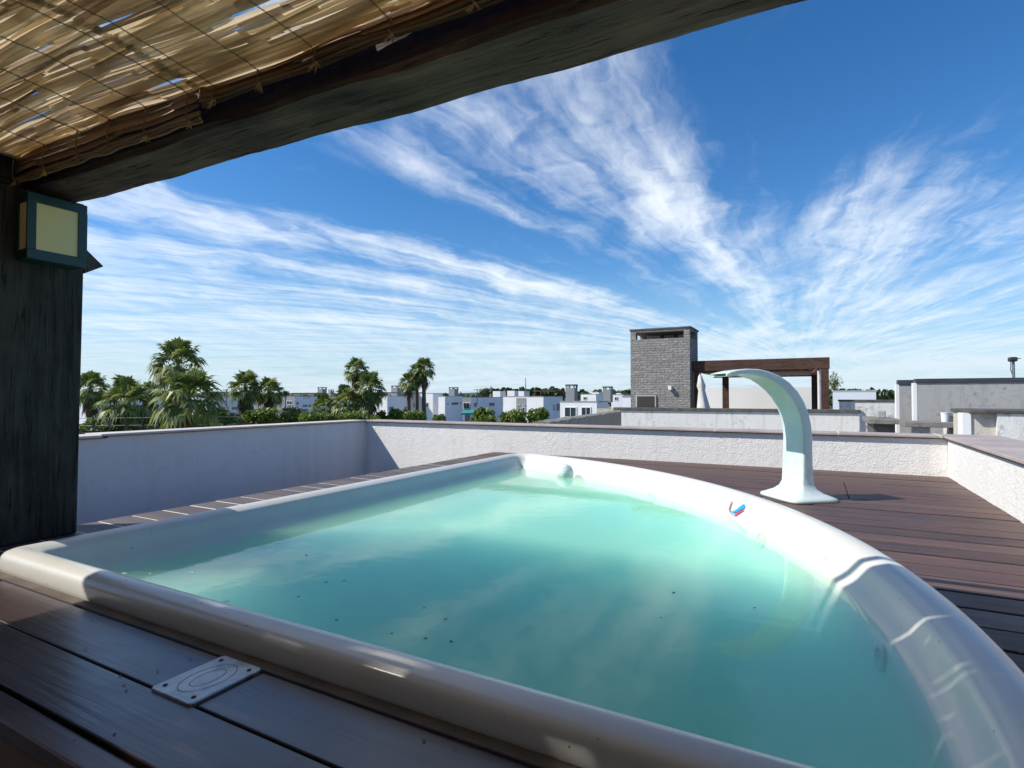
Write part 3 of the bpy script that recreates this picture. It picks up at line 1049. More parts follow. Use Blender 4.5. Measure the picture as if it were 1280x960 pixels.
def reed_mat(label, x0, x1, y_end, flap_z):
    mt = empty('reed_mat', ((x0 + x1) / 2, 0.5, 2.05), label, 'reed mat', 'reed mats over the pergola')
    b_ = bmesh.new()
    for layer in (0, 1):
        y = -2.9
        while y < y_end:
            fine = y > 0.35
            x = x0 + rnd.uniform(-.35, 0.0)
            while x < x1:
                ln = rnd.uniform(.5, 1.5)
                w2 = rnd.uniform(.020, .036)
                if rnd.random() < (0.995 if layer == 0 else 0.80):
                    strip(b_, max(x, x0 - .03), min(x + ln, x1 + .03), y + rnd.uniform(-.004, .004), w2, mz, rnd.uniform(-.16, .16), rnd.uniform(-.005, .006) + .016 * layer, 10 if fine else 4)
                x += ln - rnd.uniform(.0, .05)
            y += 0.0185 if layer == 0 else 0.0205
    obj('reeds', b_, M['reed'], mt)
    # the mat's end, folded down along the beam
    b_ = bmesh.new()
    zc = lambda x: 2.022 - 0.040 * (x + 2.0)
    for r_ in range(5):
        x = x0
        while x < x1:
            ln = rnd.uniform(.5, 1.3)
            z_off = (r_ + .5) / 5.0
            zf = lambda X, Y, z_off=z_off: zc(X) + .045 + (bz(X) + flap_z - zc(X) - .03) * z_off
            yy = 1.372 - 0.020 * math.sin(math.pi * z_off) + rnd.uniform(-.004, .004)
            strip(b_, x, min(x + ln, x1), yy, rnd.uniform(.032, .046), zf, 1.45 + rnd.uniform(-.15, .15), 0, 10)
            x += ln - .04
    # last thick roll
    for k in range(3):
        pts = [(x0 + (x1 - x0) * i / 40, 1.368 - .006 * k + .004 * math.sin(i * 1.3 + k), bz(x0 + (x1 - x0) * i / 40) + flap_z + .006 + .008 * k + .003 * math.sin(i * .9 + k)) for i in range(41)]
        tube(b_, pts, 0.006, 6)
    obj('folded_edge', b_, M['reed_edge'], mt)
    # tie wires along Y, looped round the reeds, carried down the folded edge
    b_ = bmesh.new()
    wx = x0 + 0.10
    while wx < x1 - .02:
        pts, pts2 = [], []
        n = 260
        for i in range(n + 1):
            y = -0.6 + (1.36 + 0.6) * i / n
            xx = wx + 0.010 * math.sin(y * 4 + wx) + 0.004 * math.sin(y * 17 + wx)
            zz = mz(xx, y) - 0.013 + 0.0015 * math.sin(y * 40)
            ph = y * 110
            pts.append((xx + .0022 * math.cos(ph), y, zz + .0022 * math.sin(ph)))
            pts2.append((xx - .0022 * math.cos(ph), y, zz - .0022 * math.sin(ph)))
        tube(b_, pts, 0.0014, 4, cap=False)
        tube(b_, pts2, 0.0014, 4, cap=False)
        zt = mz(wx, 1.35) - .01
        zb = bz(wx) + flap_z - .004
        tube(b_, [(wx, 1.345, zt), (wx + .008, 1.338, zt * .65 + zb * .35), (wx - .004, 1.342, zt * .3 + zb * .7), (wx, 1.352, zb)], 0.0032, 4)
        # straw knot at the lower edge
        if rnd.random() < .75:
            kn = bmesh.new()
            for _ in range(9):
                a_ = rnd.uniform(0, 6.28)
                l_ = rnd.uniform(.016, .036)
                tube(kn, [(wx, 1.352, zb + .012), (wx + l_ * .5 * math.cos(a_), 1.348 + l_ * .35 * math.sin(a_), zb - l_ * .25), (wx + l_ * math.cos(a_), 1.345 + l_ * .5 * math.sin(a_), zb - l_ * rnd.uniform(.3, .9))], [.0035, .0025, .0012], 4)
            obj('straw_knot', kn, M['straw'], mt)
        wx += rnd.uniform(0.26, 0.34)
    obj('tie_wires', b_, M['twine'], mt)
    return mt


reed_mat('dry reed mat on the left, its folded edge hanging lower on the beam', -4.15, -2.17, 1.37, 0.012)
reed_mat('dry reed mat on the right, its folded edge higher up the dark beam', -2.16, 2.35, 1.37, 0.065)

# ================================================================== THINGS ON THE DECK AND IN THE POOL
# metal plate with four screws
pl = empty('cover_plate', (-1.514, 1.0, 0.004), 'worn metal cover plate with four screws let into the near deck boards', 'cover plate')
bm = bmesh.new()
pts = []
cx_, cy_, hx_, hy_, rr_ = -1.512, 0.993, 0.090, 0.110, 0.014
for (sx, sy, a0) in ((1, -1, -90), (1, 1, 0), (-1, 1, 90), (-1, -1, 180)):
    for k in range(5):
        a_ = R(a0 + 90 * k / 4)
        pts.append((cx_ + sx * (hx_ - rr_) + rr_ * math.cos(a_), cy_ + sy * (hy_ - rr_) + rr_ * math.sin(a_)))
prism(bm, pts, -0.010, 0.0075, 0, 0.003)
obj('plate', bm, M['plate'], pl)
bm = bmesh.new()
for ea, eb in ((0.030, 0.052), (0.056, 0.082)):
    seg = 48
    r1 = [bm.verts.new((cx_ + ea * math.cos(2 * math.pi * k / seg), cy_ + eb * math.sin(2 * math.pi * k / seg), 0.0082)) for k in range(seg)]
    r2 = [bm.verts.new((cx_ + (ea - .0016) * math.cos(2 * math.pi * k / seg), cy_ + (eb - .0016) * math.sin(2 * math.pi * k / seg), 0.0082)) for k in range(seg)]
    for k in range(seg):
        bm.faces.new((r1[k], r1[(k + 1) % seg], r2[(k + 1) % seg], r2[k]))
obj('engraved_ovals', bm, M['plateline'], pl)
for sx in (-1, 1):
    for sy in (-1, 1):
        bm = bmesh.new()
        c = Vector((cx_ + sx * .064, cy_ + sy * .082, 0.0076))
        ring_disc(bm, c, Vector((0, 0, 1)), Vector((1, 0, 0)), Vector((0, 1, 0)), [(0.0065, 0), (0.0062, 0.0016), (0.003, 0.0022), (0.0025, 0.0006)], 12)
        obj('screw', bm, M['blacksteel'], pl)

# swan-neck water spout
sp = empty('water_spout', (-0.135, 4.93, 0), 'tall white swan neck water spout bolted to the sunny deck', 'water spout')
D = Vector((-0.78, -0.625, 0)).normalized()
T = Vector((-D.y, D.x, 0))
path = [  # u, z, width, thickness
    (0.000, 0.000, 0.470, 0.400), (0.000, 0.012, 0.480, 0.410), (0.000, 0.026, 0.470, 0.400), (0.000, 0.038, 0.420, 0.340),
    (0.000, 0.060, 0.345, 0.235), (0.000, 0.090, 0.290, 0.155), (0.000, 0.130, 0.255, 0.110), (0.000, 0.190, 0.258, 0.098),
    (0.000, 0.280, 0.252, 0.092), (-0.002, 0.380, 0.250, 0.085), (-0.004, 0.480, 0.250, 0.085), (0.004, 0.570, 0.250, 0.085), (0.024, 0.655, 0.250, 0.085),
    (0.058, 0.735, 0.250, 0.084), (0.106, 0.808, 0.250, 0.082), (0.168, 0.872, 0.250, 0.078), (0.240, 0.922, 0.250, 0.072), (0.320, 0.958, 0.229, 0.064),
    (0.405, 0.978, 0.231, 0.054), (0.490, 0.984, 0.234, 0.044), (0.565, 0.980, 0.237, 0.035), (0.625, 0.970, 0.240, 0.028), (0.665, 0.960, 0.242, 0.024)]
bm = bmesh.new()
rings = []
SEG = 32
for i, (u_, z_, w_, t_) in enumerate(path):
    a_ = path[max(i - 1, 0)]; b_ = path[min(i + 1, len(path) - 1)]
    tang = Vector((b_[0] - a_[0], b_[1] - a_[1])).normalized() if i > 8 else Vector((0, 1))
    nrm = Vector((tang.y, -tang.x))          # in the (u,z) plane
    e = 0.24 if i > 5 else 0.36
    ring = []
    for k in range(SEG):
        th = 2 * math.pi * k / SEG
        cx, sx = math.cos(th), math.sin(th)
        x = math.copysign(abs(cx) ** e, cx) * w_ / 2
        y = math.copysign(abs(sx) ** e, sx) * t_ / 2
        P_ = Vector(sp.location) + D * (u_ + nrm.x * y) + T * x + Vector((0, 0, z_ + nrm.y * y))
        ring.append(bm.verts.new(P_))
    rings.append(ring)
for A, B in zip(rings, rings[1:]):
    for k in range(SEG):
        bm.faces.new((A[k], A[(k + 1) % SEG], B[(k + 1) % SEG], B[k]))
bm.faces.new(rings[0][::-1])
lip = [bm.verts.new(v.co.lerp(sum((w.co for w in rings[-1]), Vector()) / SEG, 0.0) + (sum((w.co for w in rings[-1]), Vector()) / SEG - v.co) * 0.16) for v in rings[-1]]
for k in range(SEG):
    bm.faces.new((rings[-1][k], rings[-1][(k + 1) % SEG], lip[(k + 1) % SEG], lip[k]))
inn = [bm.verts.new(v.co - D * 0.10) for v in lip]
for k in range(SEG):
    bm.faces.new((lip[k], lip[(k + 1) % SEG], inn[(k + 1) % SEG], inn[k]))
bm.faces.new(inn)
bmesh.ops.recalc_face_normals(bm, faces=bm.faces[:])
o = obj('neck', bm, M['spout'], sp, smooth=True)
bm = bmesh.new()
for k in range(2):
    tube(bm, [Vector(sp.location) + T * s * .02 + D * .1 + Vector((0, 0, .01)) for s in (-1, 1)], .004, 6)
bm.free()

# floating ball
p, n, ta, up = wall_frame(719, 597, WATER_Z)
c = p + n * 0.19; c.z = WATER_Z + 0.028
bm = bmesh.new()
bmesh.ops.create_icosphere(bm, subdivisions=4, radius=0.100, matrix=Matrix.Translation(c))
for v in bm.verts:
    d = (v.co - c).normalized()
    # sewn panels: shallow grooves
    g = min(abs(math.sin(3 * math.atan2(d.y, d.x) + 1.5 * d.z)), abs(math.sin(4 * d.z + 1.2 * d.x)), abs(math.sin(4 * d.x - d.y)))
    v.co -= d * 0.006 * max(0, 1 - g / 0.16)
ballm = simple('scuffed_white_ball', (0.72, 0.74, 0.70), 0.6, 0.25, 25, 0.6, 60)
tag(obj('ball', bm, ballm, smooth=True), 'white textured ball floating against the far curved wall of the pool', 'ball')

# bits floating on the water
bm = bmesh.new()
for (x, y, w_, h_, mi) in [(284, 752, .030, .012, 1), (155, 717, .028, .010, 1), (188, 717, .014, .006, 1), (240, 716, .012, .006, 1), (357, 725, .012, .006, 1), (348, 679, .010, .006, 1),
                           (383, 694, .028, .008, 0), (408, 728, .030, .006, 0), (430, 726, .018, .006, 0), (842, 741, .030, .010, 0), (943, 760, .018, .006, 0), (373, 746, .018, .006, 0),
                           (421, 775, .020, .007, 0), (530, 760, .014, .006, 0), (557, 774, .018, .007, 0), (564, 802, .022, .008, 0), (532, 798, .020, .007, 0), (490, 792, .012, .006, 0), (826, 772, .008, .004, 0)]:
    c = onZ(x, y, WATER_Z + 0.001)
    if mi == 0: w_ *= .75; h_ *= .8
    n_ = 7
    ph = rnd.uniform(0, 6.28)
    rot = rnd.uniform(-.6, .6)
    vs_ = []
    for k in range(n_):
        a_ = 2 * math.pi * k / n_ + ph
        q_ = Vector((w_ * math.cos(a_) * rnd.uniform(.3, .6), h_ * math.sin(a_) * rnd.uniform(.3, .7), 0))
        q_.rotate(Matrix.Rotation(rot + YAW, 3, 'Z'))
        vs_.append(q_)
    top = [bm.verts.new(c + q_ + Vector((0, 0, .002))) for q_ in vs_]
    bot = [bm.verts.new(c + q_) for q_ in vs_]
    fs = [bm.faces.new(top), bm.faces.new(bot[::-1])]
    for k in range(n_): fs.append(bm.faces.new((bot[k], bot[(k + 1) % n_], top[(k + 1) % n_], top[k])))
    for f in fs: f.material_index = mi
tag(obj('floating_debris', bm, [simple('dark_leaf_bits', (0.10, 0.13, 0.09), .8), M['plastic']]), 'tiny leaf scraps and petals floating on the pool water', 'debris', kind='stuff')

# ================================================================== NEIGHBOURING ROOFS
NY = 18.0
nb = empty('terraced_house', (-8, 20, GZ), 'white terraced house whose flat roof carries the grey stone tower', 'house', 'terraced houses beyond the parapet')
bm = bmesh.new()
box(bm, -7.5, 6.5, NY + 0.21, 27.0, GZ, -0.62)
obj('wall', bm, M['white'], nb)
bm = bmesh.new()
box(bm, -7.48, 6.48, NY + .23, 26.98, -0.619, -0.56)
obj('roof', bm, M['roofslab'], nb)

# low weathered wall in front of the tower
a, b = onY(775, 513, NY), onY(1074, 513, NY)
ZT = onY(900, 510.5, NY).z
lw = empty('low_wall', ((a.x + b.x) / 2, NY, -0.6), 'long weathered white low wall with dark coping in front of the brown pergola', 'low wall')
bm = bmesh.new()
box(bm, a.x, b.x, NY, NY + .2, -1.4, ZT - 0.10)
obj('wall', bm, M['stucco_old'], lw)
bm = bmesh.new()
box(bm, a.x - .22, b.x + .04, NY - .05, NY + .26, ZT - 0.099, ZT, bev=.01)
obj('coping', bm, M['coping_dark'], lw)

# the crumbling dark wall running towards us from its left end
a = onZ(770, 514, 0.34); b = onZ(676, 527, 0.34)
cw = empty('crumbling_wall', (a.x, a.y, -0.6), 'dark crumbling moss stained wall top below the white frame house', 'wall')
bm = bmesh.new()
dirv = (b - a); dirv.z = 0
nrm = Vector((-dirv.y, dirv.x, 0)).normalized() * 0.16
N_ = 40
for side in (0,):
    prev = None
    for i in range(N_ + 1):
        q_ = a.lerp(b, i / N_)
        h = 0.34 + rnd.uniform(-.012, .012)
        row = [bm.verts.new((q_.x - nrm.x, q_.y - nrm.y, -1.3)), bm.verts.new((q_.x - nrm.x, q_.y - nrm.y, h + rnd.uniform(-.02, .0))),
               bm.verts.new((q_.x, q_.y, h + rnd.uniform(0, .02))),
               bm.verts.new((q_.x + nrm.x, q_.y + nrm.y, h + rnd.uniform(-.02, .0))), bm.verts.new((q_.x + nrm.x, q_.y + nrm.y, -1.3))]
        if prev:
            for k in range(4): bm.faces.new((prev[k], row[k], row[k + 1], prev[k + 1]))
        else:
            bm.faces.new(row)
        prev = row
    bm.faces.new(prev[::-1])
bmesh.ops.recalc_face_normals(bm, faces=bm.faces[:])
obj('wall', bm, M['concrete_dark'], cw)
# sandy lime-washed return wall below the white coping strip
a, b = onY(746, 508, 19.4), onY(772, 517, 19.4)
bm = bmesh.new()
box(bm, a.x, b.x + .3, 19.4, 19.6, -1.2, ZT - .08)
tag(obj('return_wall', bm, stucco('sandy_render', (0.52, 0.47, 0.37), .5, .02, 20, (.25, .21, .15), .8)), 'short sandy coloured wall left of the low wall end', 'wall')
# flat slab edge with reddish tiles left of the tower
a, b = onY(703, 501.5, 24), onY(835, 504.5, 20.6)

# stone tower
TY = 19.6
a, b = onY(788, 410, TY), onY(862, 408, TY)
tx0, tx1 = a.x, b.x
tzt = onY(862, 407.5, TY).z
ty1 = onX(872, 410, tx1).y
tw = empty('stone_tower', ((tx0 + tx1) / 2, TY, TZ), 'large grey split stone stair tower with an open slot under its roof', 'tower', 'stone towers on the roofs')
s0 = onY(800, 424.5, TY).z
s1 = onY(800, 415.8, TY).z
bm = bmesh.new()
box(bm, tx0, tx1, TY, ty1, -0.56, s0)
dx = (tx1 - tx0)
cw_ = dx * 0.095
for (xa, xb) in ((tx0, tx0 + cw_), (tx1 - cw_, tx1)):
    for (ya, yb) in ((TY, TY + .22), (ty1 - .22, ty1)):
        box(bm, xa, xb, ya, yb, s0 + .001, s1)
box(bm, tx0, tx1, TY, ty1, s1 + .001, tzt - .06)
obj('walls', bm, M['stone'], tw)
bm = bmesh.new()
box(bm, tx0 - .03, tx1 + .04, TY - .03, ty1 + .04, tzt - .059, tzt, bev=.01)
obj('roof', bm, M['coping_dark'], tw)
bm = bmesh.new()
box(bm, tx0 + cw_ + .001, tx1 - cw_ - .001, ty1 - .16, ty1 - .06, s0 + (s1 - s0) * .42, s1)
obj('back_panel', bm, M['stucco_old'], tw)
for k in range(2):
    xx = tx0 + cw_ + (dx - 2 * cw_) * (0.34 + .30 * k)
    bm = bmesh.new()
    box(bm, xx, xx + .12, ty1 - .19, ty1 - .161, s0 + .001, s1)
    obj('pillar', bm, M['coping_dark'], tw)
a, b = onY(795, 494, TY), onY(820.5, 505, TY)
bm = bmesh.new()
box(bm, a.x, b.x, TY - .05, TY - .001, b.z - .1, a.z)
hatch = obj('hatch', bm, simple('pale_grey_frame', (.45, .44, .42), .7), tw)
bm = bmesh.new()
box(bm, a.x + .05, b.x - .05, TY - .056, TY - .0505, b.z - .1, a.z - .04)
obj('dark_opening', bm, simple('hatch_shade', (.045, .04, .035), .8), hatch)
a, b = onY(836.5, 482.5, TY), onY(840.5, 487.5, TY)
bm = bmesh.new()
box(bm, a.x, b.x, TY - .16, TY - .001, b.z, a.z, bev=.01)
obj('wall_light', bm, M['plastic'], tw)

# brown pergola beside the tower
PY0, PY1 = 19.9, 24.0
pg = empty('pergola', (-1.5, PY0, TZ), 'brown timber pergola on the neighbouring roof, right of the stone tower', 'pergola')
a = onY(871, 452, PY0); b = onY(1037, 447, PY0)
pz1 = (a.z + b.z) / 2 + .02
pz0 = pz1 - .36
px0, px1 = a.x, b.x
bm = bmesh.new(); box(bm, px0 - .15, px1, PY0, PY0 + .18, pz0, pz1, bev=.01); obj('beam', bm, M['brown'], pg)
bm = bmesh.new(); box(bm, px0 - .1, px1 - .05, PY1, PY1 + .18, pz0 - .1, pz1 - .1, bev=.01); obj('beam', bm, M['brown'], pg)
bm = bmesh.new(); box(bm, px1 - .2, px1 - .02, PY0 + .181, PY1 - .001, pz0 - .02, pz1 - .02, bev=.01); obj('beam', bm, M['brown'], pg)
bm = bmesh.new(); box(bm, px0 - .08, px0 + .10, PY0 + .181, PY1 - .001, pz0 - .02, pz1 - .02, bev=.01); obj('beam', bm, M['brown'], pg)
bm = bmesh.new()
for k in range(11):
    xx = px0 + .45 + (px1 - px0 - .9) * k / 10
    box(bm, xx, xx + .07, PY0 + .19, PY1 - .01, pz0 + .05, pz0 + .22)
obj('rafters', bm, M['brown'], pg)
bm = bmesh.new(); box(bm, px0 + .2, px1 - .25, PY0 + .25, PY1 - .1, pz0 - .06, pz0 - .02); obj('reed_ceiling', bm, M['reed_edge'], pg)
for (xa, xb, yy, ztop) in ((868, 874.5, PY0 + .01, pz0), (1025, 1036.5, PY0 + .01, pz0), (903, 910.5, PY1 + .01, pz0 - .1), (1014.5, 1022, PY1 - .3, pz0 - .06)):
    a, b = onY(xa, 500, yy), onY(xb, 500, yy)
    bm = bmesh.new(); box(bm, a.x, b.x, yy, yy + .2, -.55, ztop - .001, bev=.008)
    obj('post', bm, M['brown'], pg)
# white wall behind it
a, b = onY(874, 484, 25.2), onY(1030, 484, 25.2)
bm = bmesh.new(); box(bm, a.x, b.x + .1, 25.2, 25.4, -.56, onY(950, 484.5, 25.2).z)
tag(obj('roof_wall', bm, M['white']), 'white roof wall behind the posts of the brown pergola', 'wall')
# outdoor shower / downpipe
a = onY(1024, 472, PY0 - .3)
dp = empty('outdoor_shower', (a.x, PY0 - .3, -.56), 'slim pale shower column beside the right post of the brown pergola', 'shower')
bm = bmesh.new(); tube(bm, [(a.x, PY0 - .3, -.56), (a.x, PY0 - .3, onY(1024, 462, PY0).z)], .05, 8); obj('column', bm, M['cloth'], dp)
bm = bmesh.new(); p = onY(1024, 463, PY0 - .3); tube(bm, [(p.x, p.y, p.z), (p.x - .05, p.y - .1, p.z + .06), (p.x - .12, p.y - .22, p.z - .03), (p.x - .14, p.y - .24, p.z - .10)], [.035, .035, .045, .09], 8); obj('shower_head', bm, M['rust'], dp)
# folded parasol
pp = onY(880, 508, 19.3)
pz_t = onY(877, 468, 19.3).z
pa = empty('folded_parasol', (pp.x, 19.3, TZ), 'folded pale canvas parasol leaning between the stone tower and pergola', 'parasol')
bm = bmesh.new()
SEGP = 18
prof = [(0.02, 1.0), (0.055, .97), (0.09, .88), (0.13, .80), (0.10, .72), (0.16, .5), (0.22, .25), (0.26, .08), (0.20, .06)]
base_z = -.40
rings = []
for r_, t_ in prof:
    z_ = base_z + (pz_t - base_z) * t_
    rings.append([bm.verts.new((pp.x - .18 * t_ + .06 + r_ * (1 + .28 * math.cos(6 * 2 * math.pi * k / SEGP + t_ * 2)) * math.cos(2 * math.pi * k / SEGP), 19.3 + r_ * math.sin(2 * math.pi * k / SEGP), z_)) for k in range(SEGP)])
for A, B in zip(rings, rings[1:]):
    for k in range(SEGP): bm.faces.new((A[k], A[(k + 1) % SEGP], B[(k + 1) % SEGP], B[k]))
bmesh.ops.recalc_face_normals(bm, faces=bm.faces[:])
obj('canopy', bm, M['cloth'], pa, smooth=True)
bm = bmesh.new(); tube(bm, [(pp.x + .06, 19.3, -.56), (pp.x - .12, 19.3, pz_t + .06)], .025, 8); obj('pole', bm, M['trunk'], pa)

# --- roofs to the right ---------------------------------------------------
rb = empty('terraced_house', (10, 14, GZ), 'white terraced house under the grey privacy wall on the right', 'house', 'terraced houses beyond the parapet')
bm = bmesh.new(); box(bm, 1.75, 24, 8.2, 17.9, GZ, -.32); obj('wall', bm, M['white'], rb)
bm = bmesh.new(); box(bm, 1.77, 23.98, 8.22, 17.88, -.319, -.28); obj('roof', bm, M['roofslab'], rb)


def slabwall(name, label, xa, xb, yt, Y, zb, thick, m, cm, ch=.07, edge=None, xb_world=None):
    a, b = onY(xa, yt, Y), onY(xb, yt, Y)
    x1 = xb_world if xb_world is not None else b.x
    e = empty(name, ((a.x + x1) / 2, Y, zb), label, 'wall')
    q = bmesh.new(); box(q, a.x, x1, Y, Y + thick, zb, a.z - ch); obj('wall', q, m, e)
    q = bmesh.new(); box(q, a.x - .03, x1 + .03, Y - .03, Y + thick + .03, a.z - ch + .001, a.z, bev=.006); obj('coping', q, cm, e)
    if edge:
        q = bmesh.new(); box(q, a.x - edge, a.x - .001, Y - .004, Y + thick - .01, zb, a.z - ch); obj('edge_strip', q, M['white'], e)  # white strip stands in for the wall's sunlit end face
    return e


bluecap = simple('dark_blue_grey_cap', (.045, .052, .065), .5, .2, 3)
slabwall('privacy_wall', 'long smooth grey privacy wall under the mast on the right', 1146, 1290, 473.5, 15.0, -.285, .25, M['cement'], bluecap, .09, .07, 16.0)
slabwall('privacy_wall', 'narrow blotchy grey wall standing left of the long grey wall', 1124, 1142, 475, 16.6, -.285, .25, M['cement'], bluecap, .11, .07, 6.4)
# near wall at the right edge
NY2 = 10.6
a, b = onY(1213, 513, NY2), onY(1244, 513, NY2)
e = empty('low_wall', (b.x, NY2, -.28), 'stained white wall with a thin dark coping near the right edge', 'low wall')
zt_ = onY(1240, 512.5, NY2).z
bm = bmesh.new(); box(bm, a.x + .001, b.x, NY2, NY2 + 1.2, -.28, zt_ - .05)
obj('wall', bm, stucco('blotchy_beige_render', (0.56, 0.53, 0.46), .5, .008, 20, (.28, .24, .18), .9), e)
bm = bmesh.new(); box(bm, b.x + .001, b.x + 5, NY2 - .10, NY2 + 1.2, -.28, zt_ - .05); obj('wall', bm, M['stucco_old'], e)
bm = bmesh.new(); box(bm, a.x - .03, b.x + 5, NY2 - .13, NY2 + 1.25, zt_ - .049, zt_, bev=.01); obj('coping', bm, M['coping_dark'], e)
bm = bmesh.new(); box(bm, a.x - .10, a.x, NY2 - .03, NY2 + .3, -.28, zt_ - .05); obj('edge_strip', bm, M['white'], e)
# concrete bench slab and bucket
BY = 13.2
a, b = onY(1146, 527.5, BY), onY(1213, 527.5, BY)
e = empty('concrete_slab', ((a.x + b.x) / 2, BY, -.28), 'mossy concrete slab on blocks in front of the long grey wall', 'concrete slab')
bm = bmesh.new(); box(bm, a.x - .2, b.x + .6, BY, BY + .8, a.z - .10, a.z, bev=.012); obj('slab', bm, M['concrete_dark'], e)
for k, xx in enumerate((a.x + .0, a.x + .9, b.x + .2)):
    bm = bmesh.new(); box(bm, xx, xx + .22, BY + .08, BY + .7, -.28, a.z - .101); obj('block', bm, M['cement'], e)
p = onY(1181.5, 527, BY + .35)
bk = empty('bucket', (p.x, BY + .35, a.z), 'small white bucket standing on the mossy concrete slab', 'bucket')
bm = bmesh.new()
hh = .17
rings = [[bm.verts.new((p.x + r_ * math.cos(k * math.pi / 8), BY + .35 + r_ * math.sin(k * math.pi / 8), a.z + z_)) for k in range(16)] for r_, z_ in ((.06, 0), (.07, hh), (.076, hh), (.076, hh + .012), (.066, hh + .012), (.056, .02))]
for A, B in zip(rings, rings[1:]):
    for k in range(16): bm.faces.new((A[k], A[(k + 1) % 16], B[(k + 1) % 16], B[k]))
bm.faces.new(rings[0][::-1]); bm.faces.new(rings[-1])
obj('body', bm, M['plastic'], bk)
# little roof hut with overhanging dark slab
a, b = onY(1186, 518, 13.9), onY(1214, 518, 13.9)
e = empty('chimney_hut', ((a.x + b.x) / 2, 13.9, -.28), 'low white roof vent with a dark overhanging slab behind the bucket', 'roof vent')
bm = bmesh.new(); box(bm, a.x, b.x + .6, 13.9, 14.5, -.28, a.z - .04); obj('body', bm, M['stucco_old'], e)
bm = bmesh.new(); box(bm, a.x - .1, b.x + .7, 13.8, 14.6, a.z - .039, a.z + .02, bev=.008); obj('slab', bm, M['concrete_dark'], e)
# slabs between the low wall's end and the grey walls
a, b = onY(1086, 524, 14.2), onY(1127, 524, 14.2)
e = empty('concrete_slab', ((a.x + b.x) / 2, 14.2, -.28), 'weathered concrete slab lying left of the narrow grey wall', 'concrete slab')
bm = bmesh.new(); box(bm, a.x, b.x, 14.2, 16.2, a.z - .10, a.z, bev=.012); obj('slab', bm, M['concrete_dark'], e)
bm = bmesh.new(); box(bm, a.x + .1, b.x - .1, 14.35, 16.1, -.28, a.z - .101); obj('block', bm, M['coping_dark'], e)
p = onY(1102, 519, 14.9)
bm = bmesh.new(); box(bm, p.x - .08, p.x + .08, 14.9, 15.06, a.z + .001, a.z + .17, bev=.02); obj('vent_cap', bm, M['cement'], e)
# farther white weathered wall
slabwall('roof_wall', 'peeling white roof wall behind the concrete slab', 1049, 1121, 499.5, 20.4, -.6, .25, M['stucco_old'], M['coping_dark'], .06)
slabwall('roof_wall', 'plain grey white roof wall under the distant wood', 1041, 1095, 488.5, 38.0, -1.5, .25, M['whiteblue'], M['white'], .04)
# mast with a small lamp head
MY = 17.5
p = onY(1267.5, 473, MY); q_ = onY(1266.5, 451, MY)
ms = empty('camera_mast', (p.x, MY, -.28), 'thin mast with a small lamp head rising above the long grey wall', 'mast')
bm = bmesh.new(); tube(bm, [(p.x, MY, -.28), (q_.x, MY, q_.z)], .03, 8); obj('pole', bm, M['galv'], ms)
bm = bmesh.new(); box(bm, q_.x - .09, q_.x + .07, MY - .09, MY + .09, q_.z - .02, q_.z + .09, bev=.03); obj('head', bm, M['darkframe'], ms)
bm = bmesh.new(); tube(bm, [(q_.x + .05, MY, q_.z + .05), (q_.x + .14, MY, q_.z + .055)], .012, 6); obj('bracket', bm, M['galv'], ms)
bm = bmesh.new(); tube(bm, [(q_.x - .05, MY - .02, q_.z - .02), (q_.x - .055, MY - .02, q_.z - .22), (q_.x - .01, MY, q_.z - .36)], .008, 5); obj('cable', bm, M['darkframe'], ms)


# ================================================================== FAR HOUSES
def win(h, X0, X1, z0, z1, face, pos, glass=None, bars=1):
    """a window on a -Y or +X face: frame with a recessed pane and a mullion"""
    q = bmesh.new()
    fr = min(.10, (X1 - X0) * .12)
    def bx_(a0, a1, c0, c1, d0, d1):
        if face == 'y': box(q, a0, a1, pos - d1, pos - d0, c0, c1)
        else: box(q, pos + d0, pos + d1, a0, a1, c0, c1)
    bx_(X0, X0 + fr, z0, z1, .002, .08); bx_(X1 - fr, X1, z0, z1, .002, .08)
    bx_(X0 + fr + .001, X1 - fr - .001, z1 - fr, z1, .002, .08); bx_(X0 + fr + .001, X1 - fr - .001, z0, z0 + fr, .002, .09)
    for k in range(bars):
        c_ = X0 + (X1 - X0) * (k + 1) / (bars + 1)
        bx_(c_ - .03, c_ + .03, z0 + fr + .001, z1 - fr - .001, .002, .07)
    w = obj('window', q, M['white'], h)
    q = bmesh.new()
    bx_(X0 + fr * .5, X1 - fr * .5, z0 + fr * .5, z1 - fr * .5, .004, .03)
    obj('pane', q, glass or M['glass'], w)


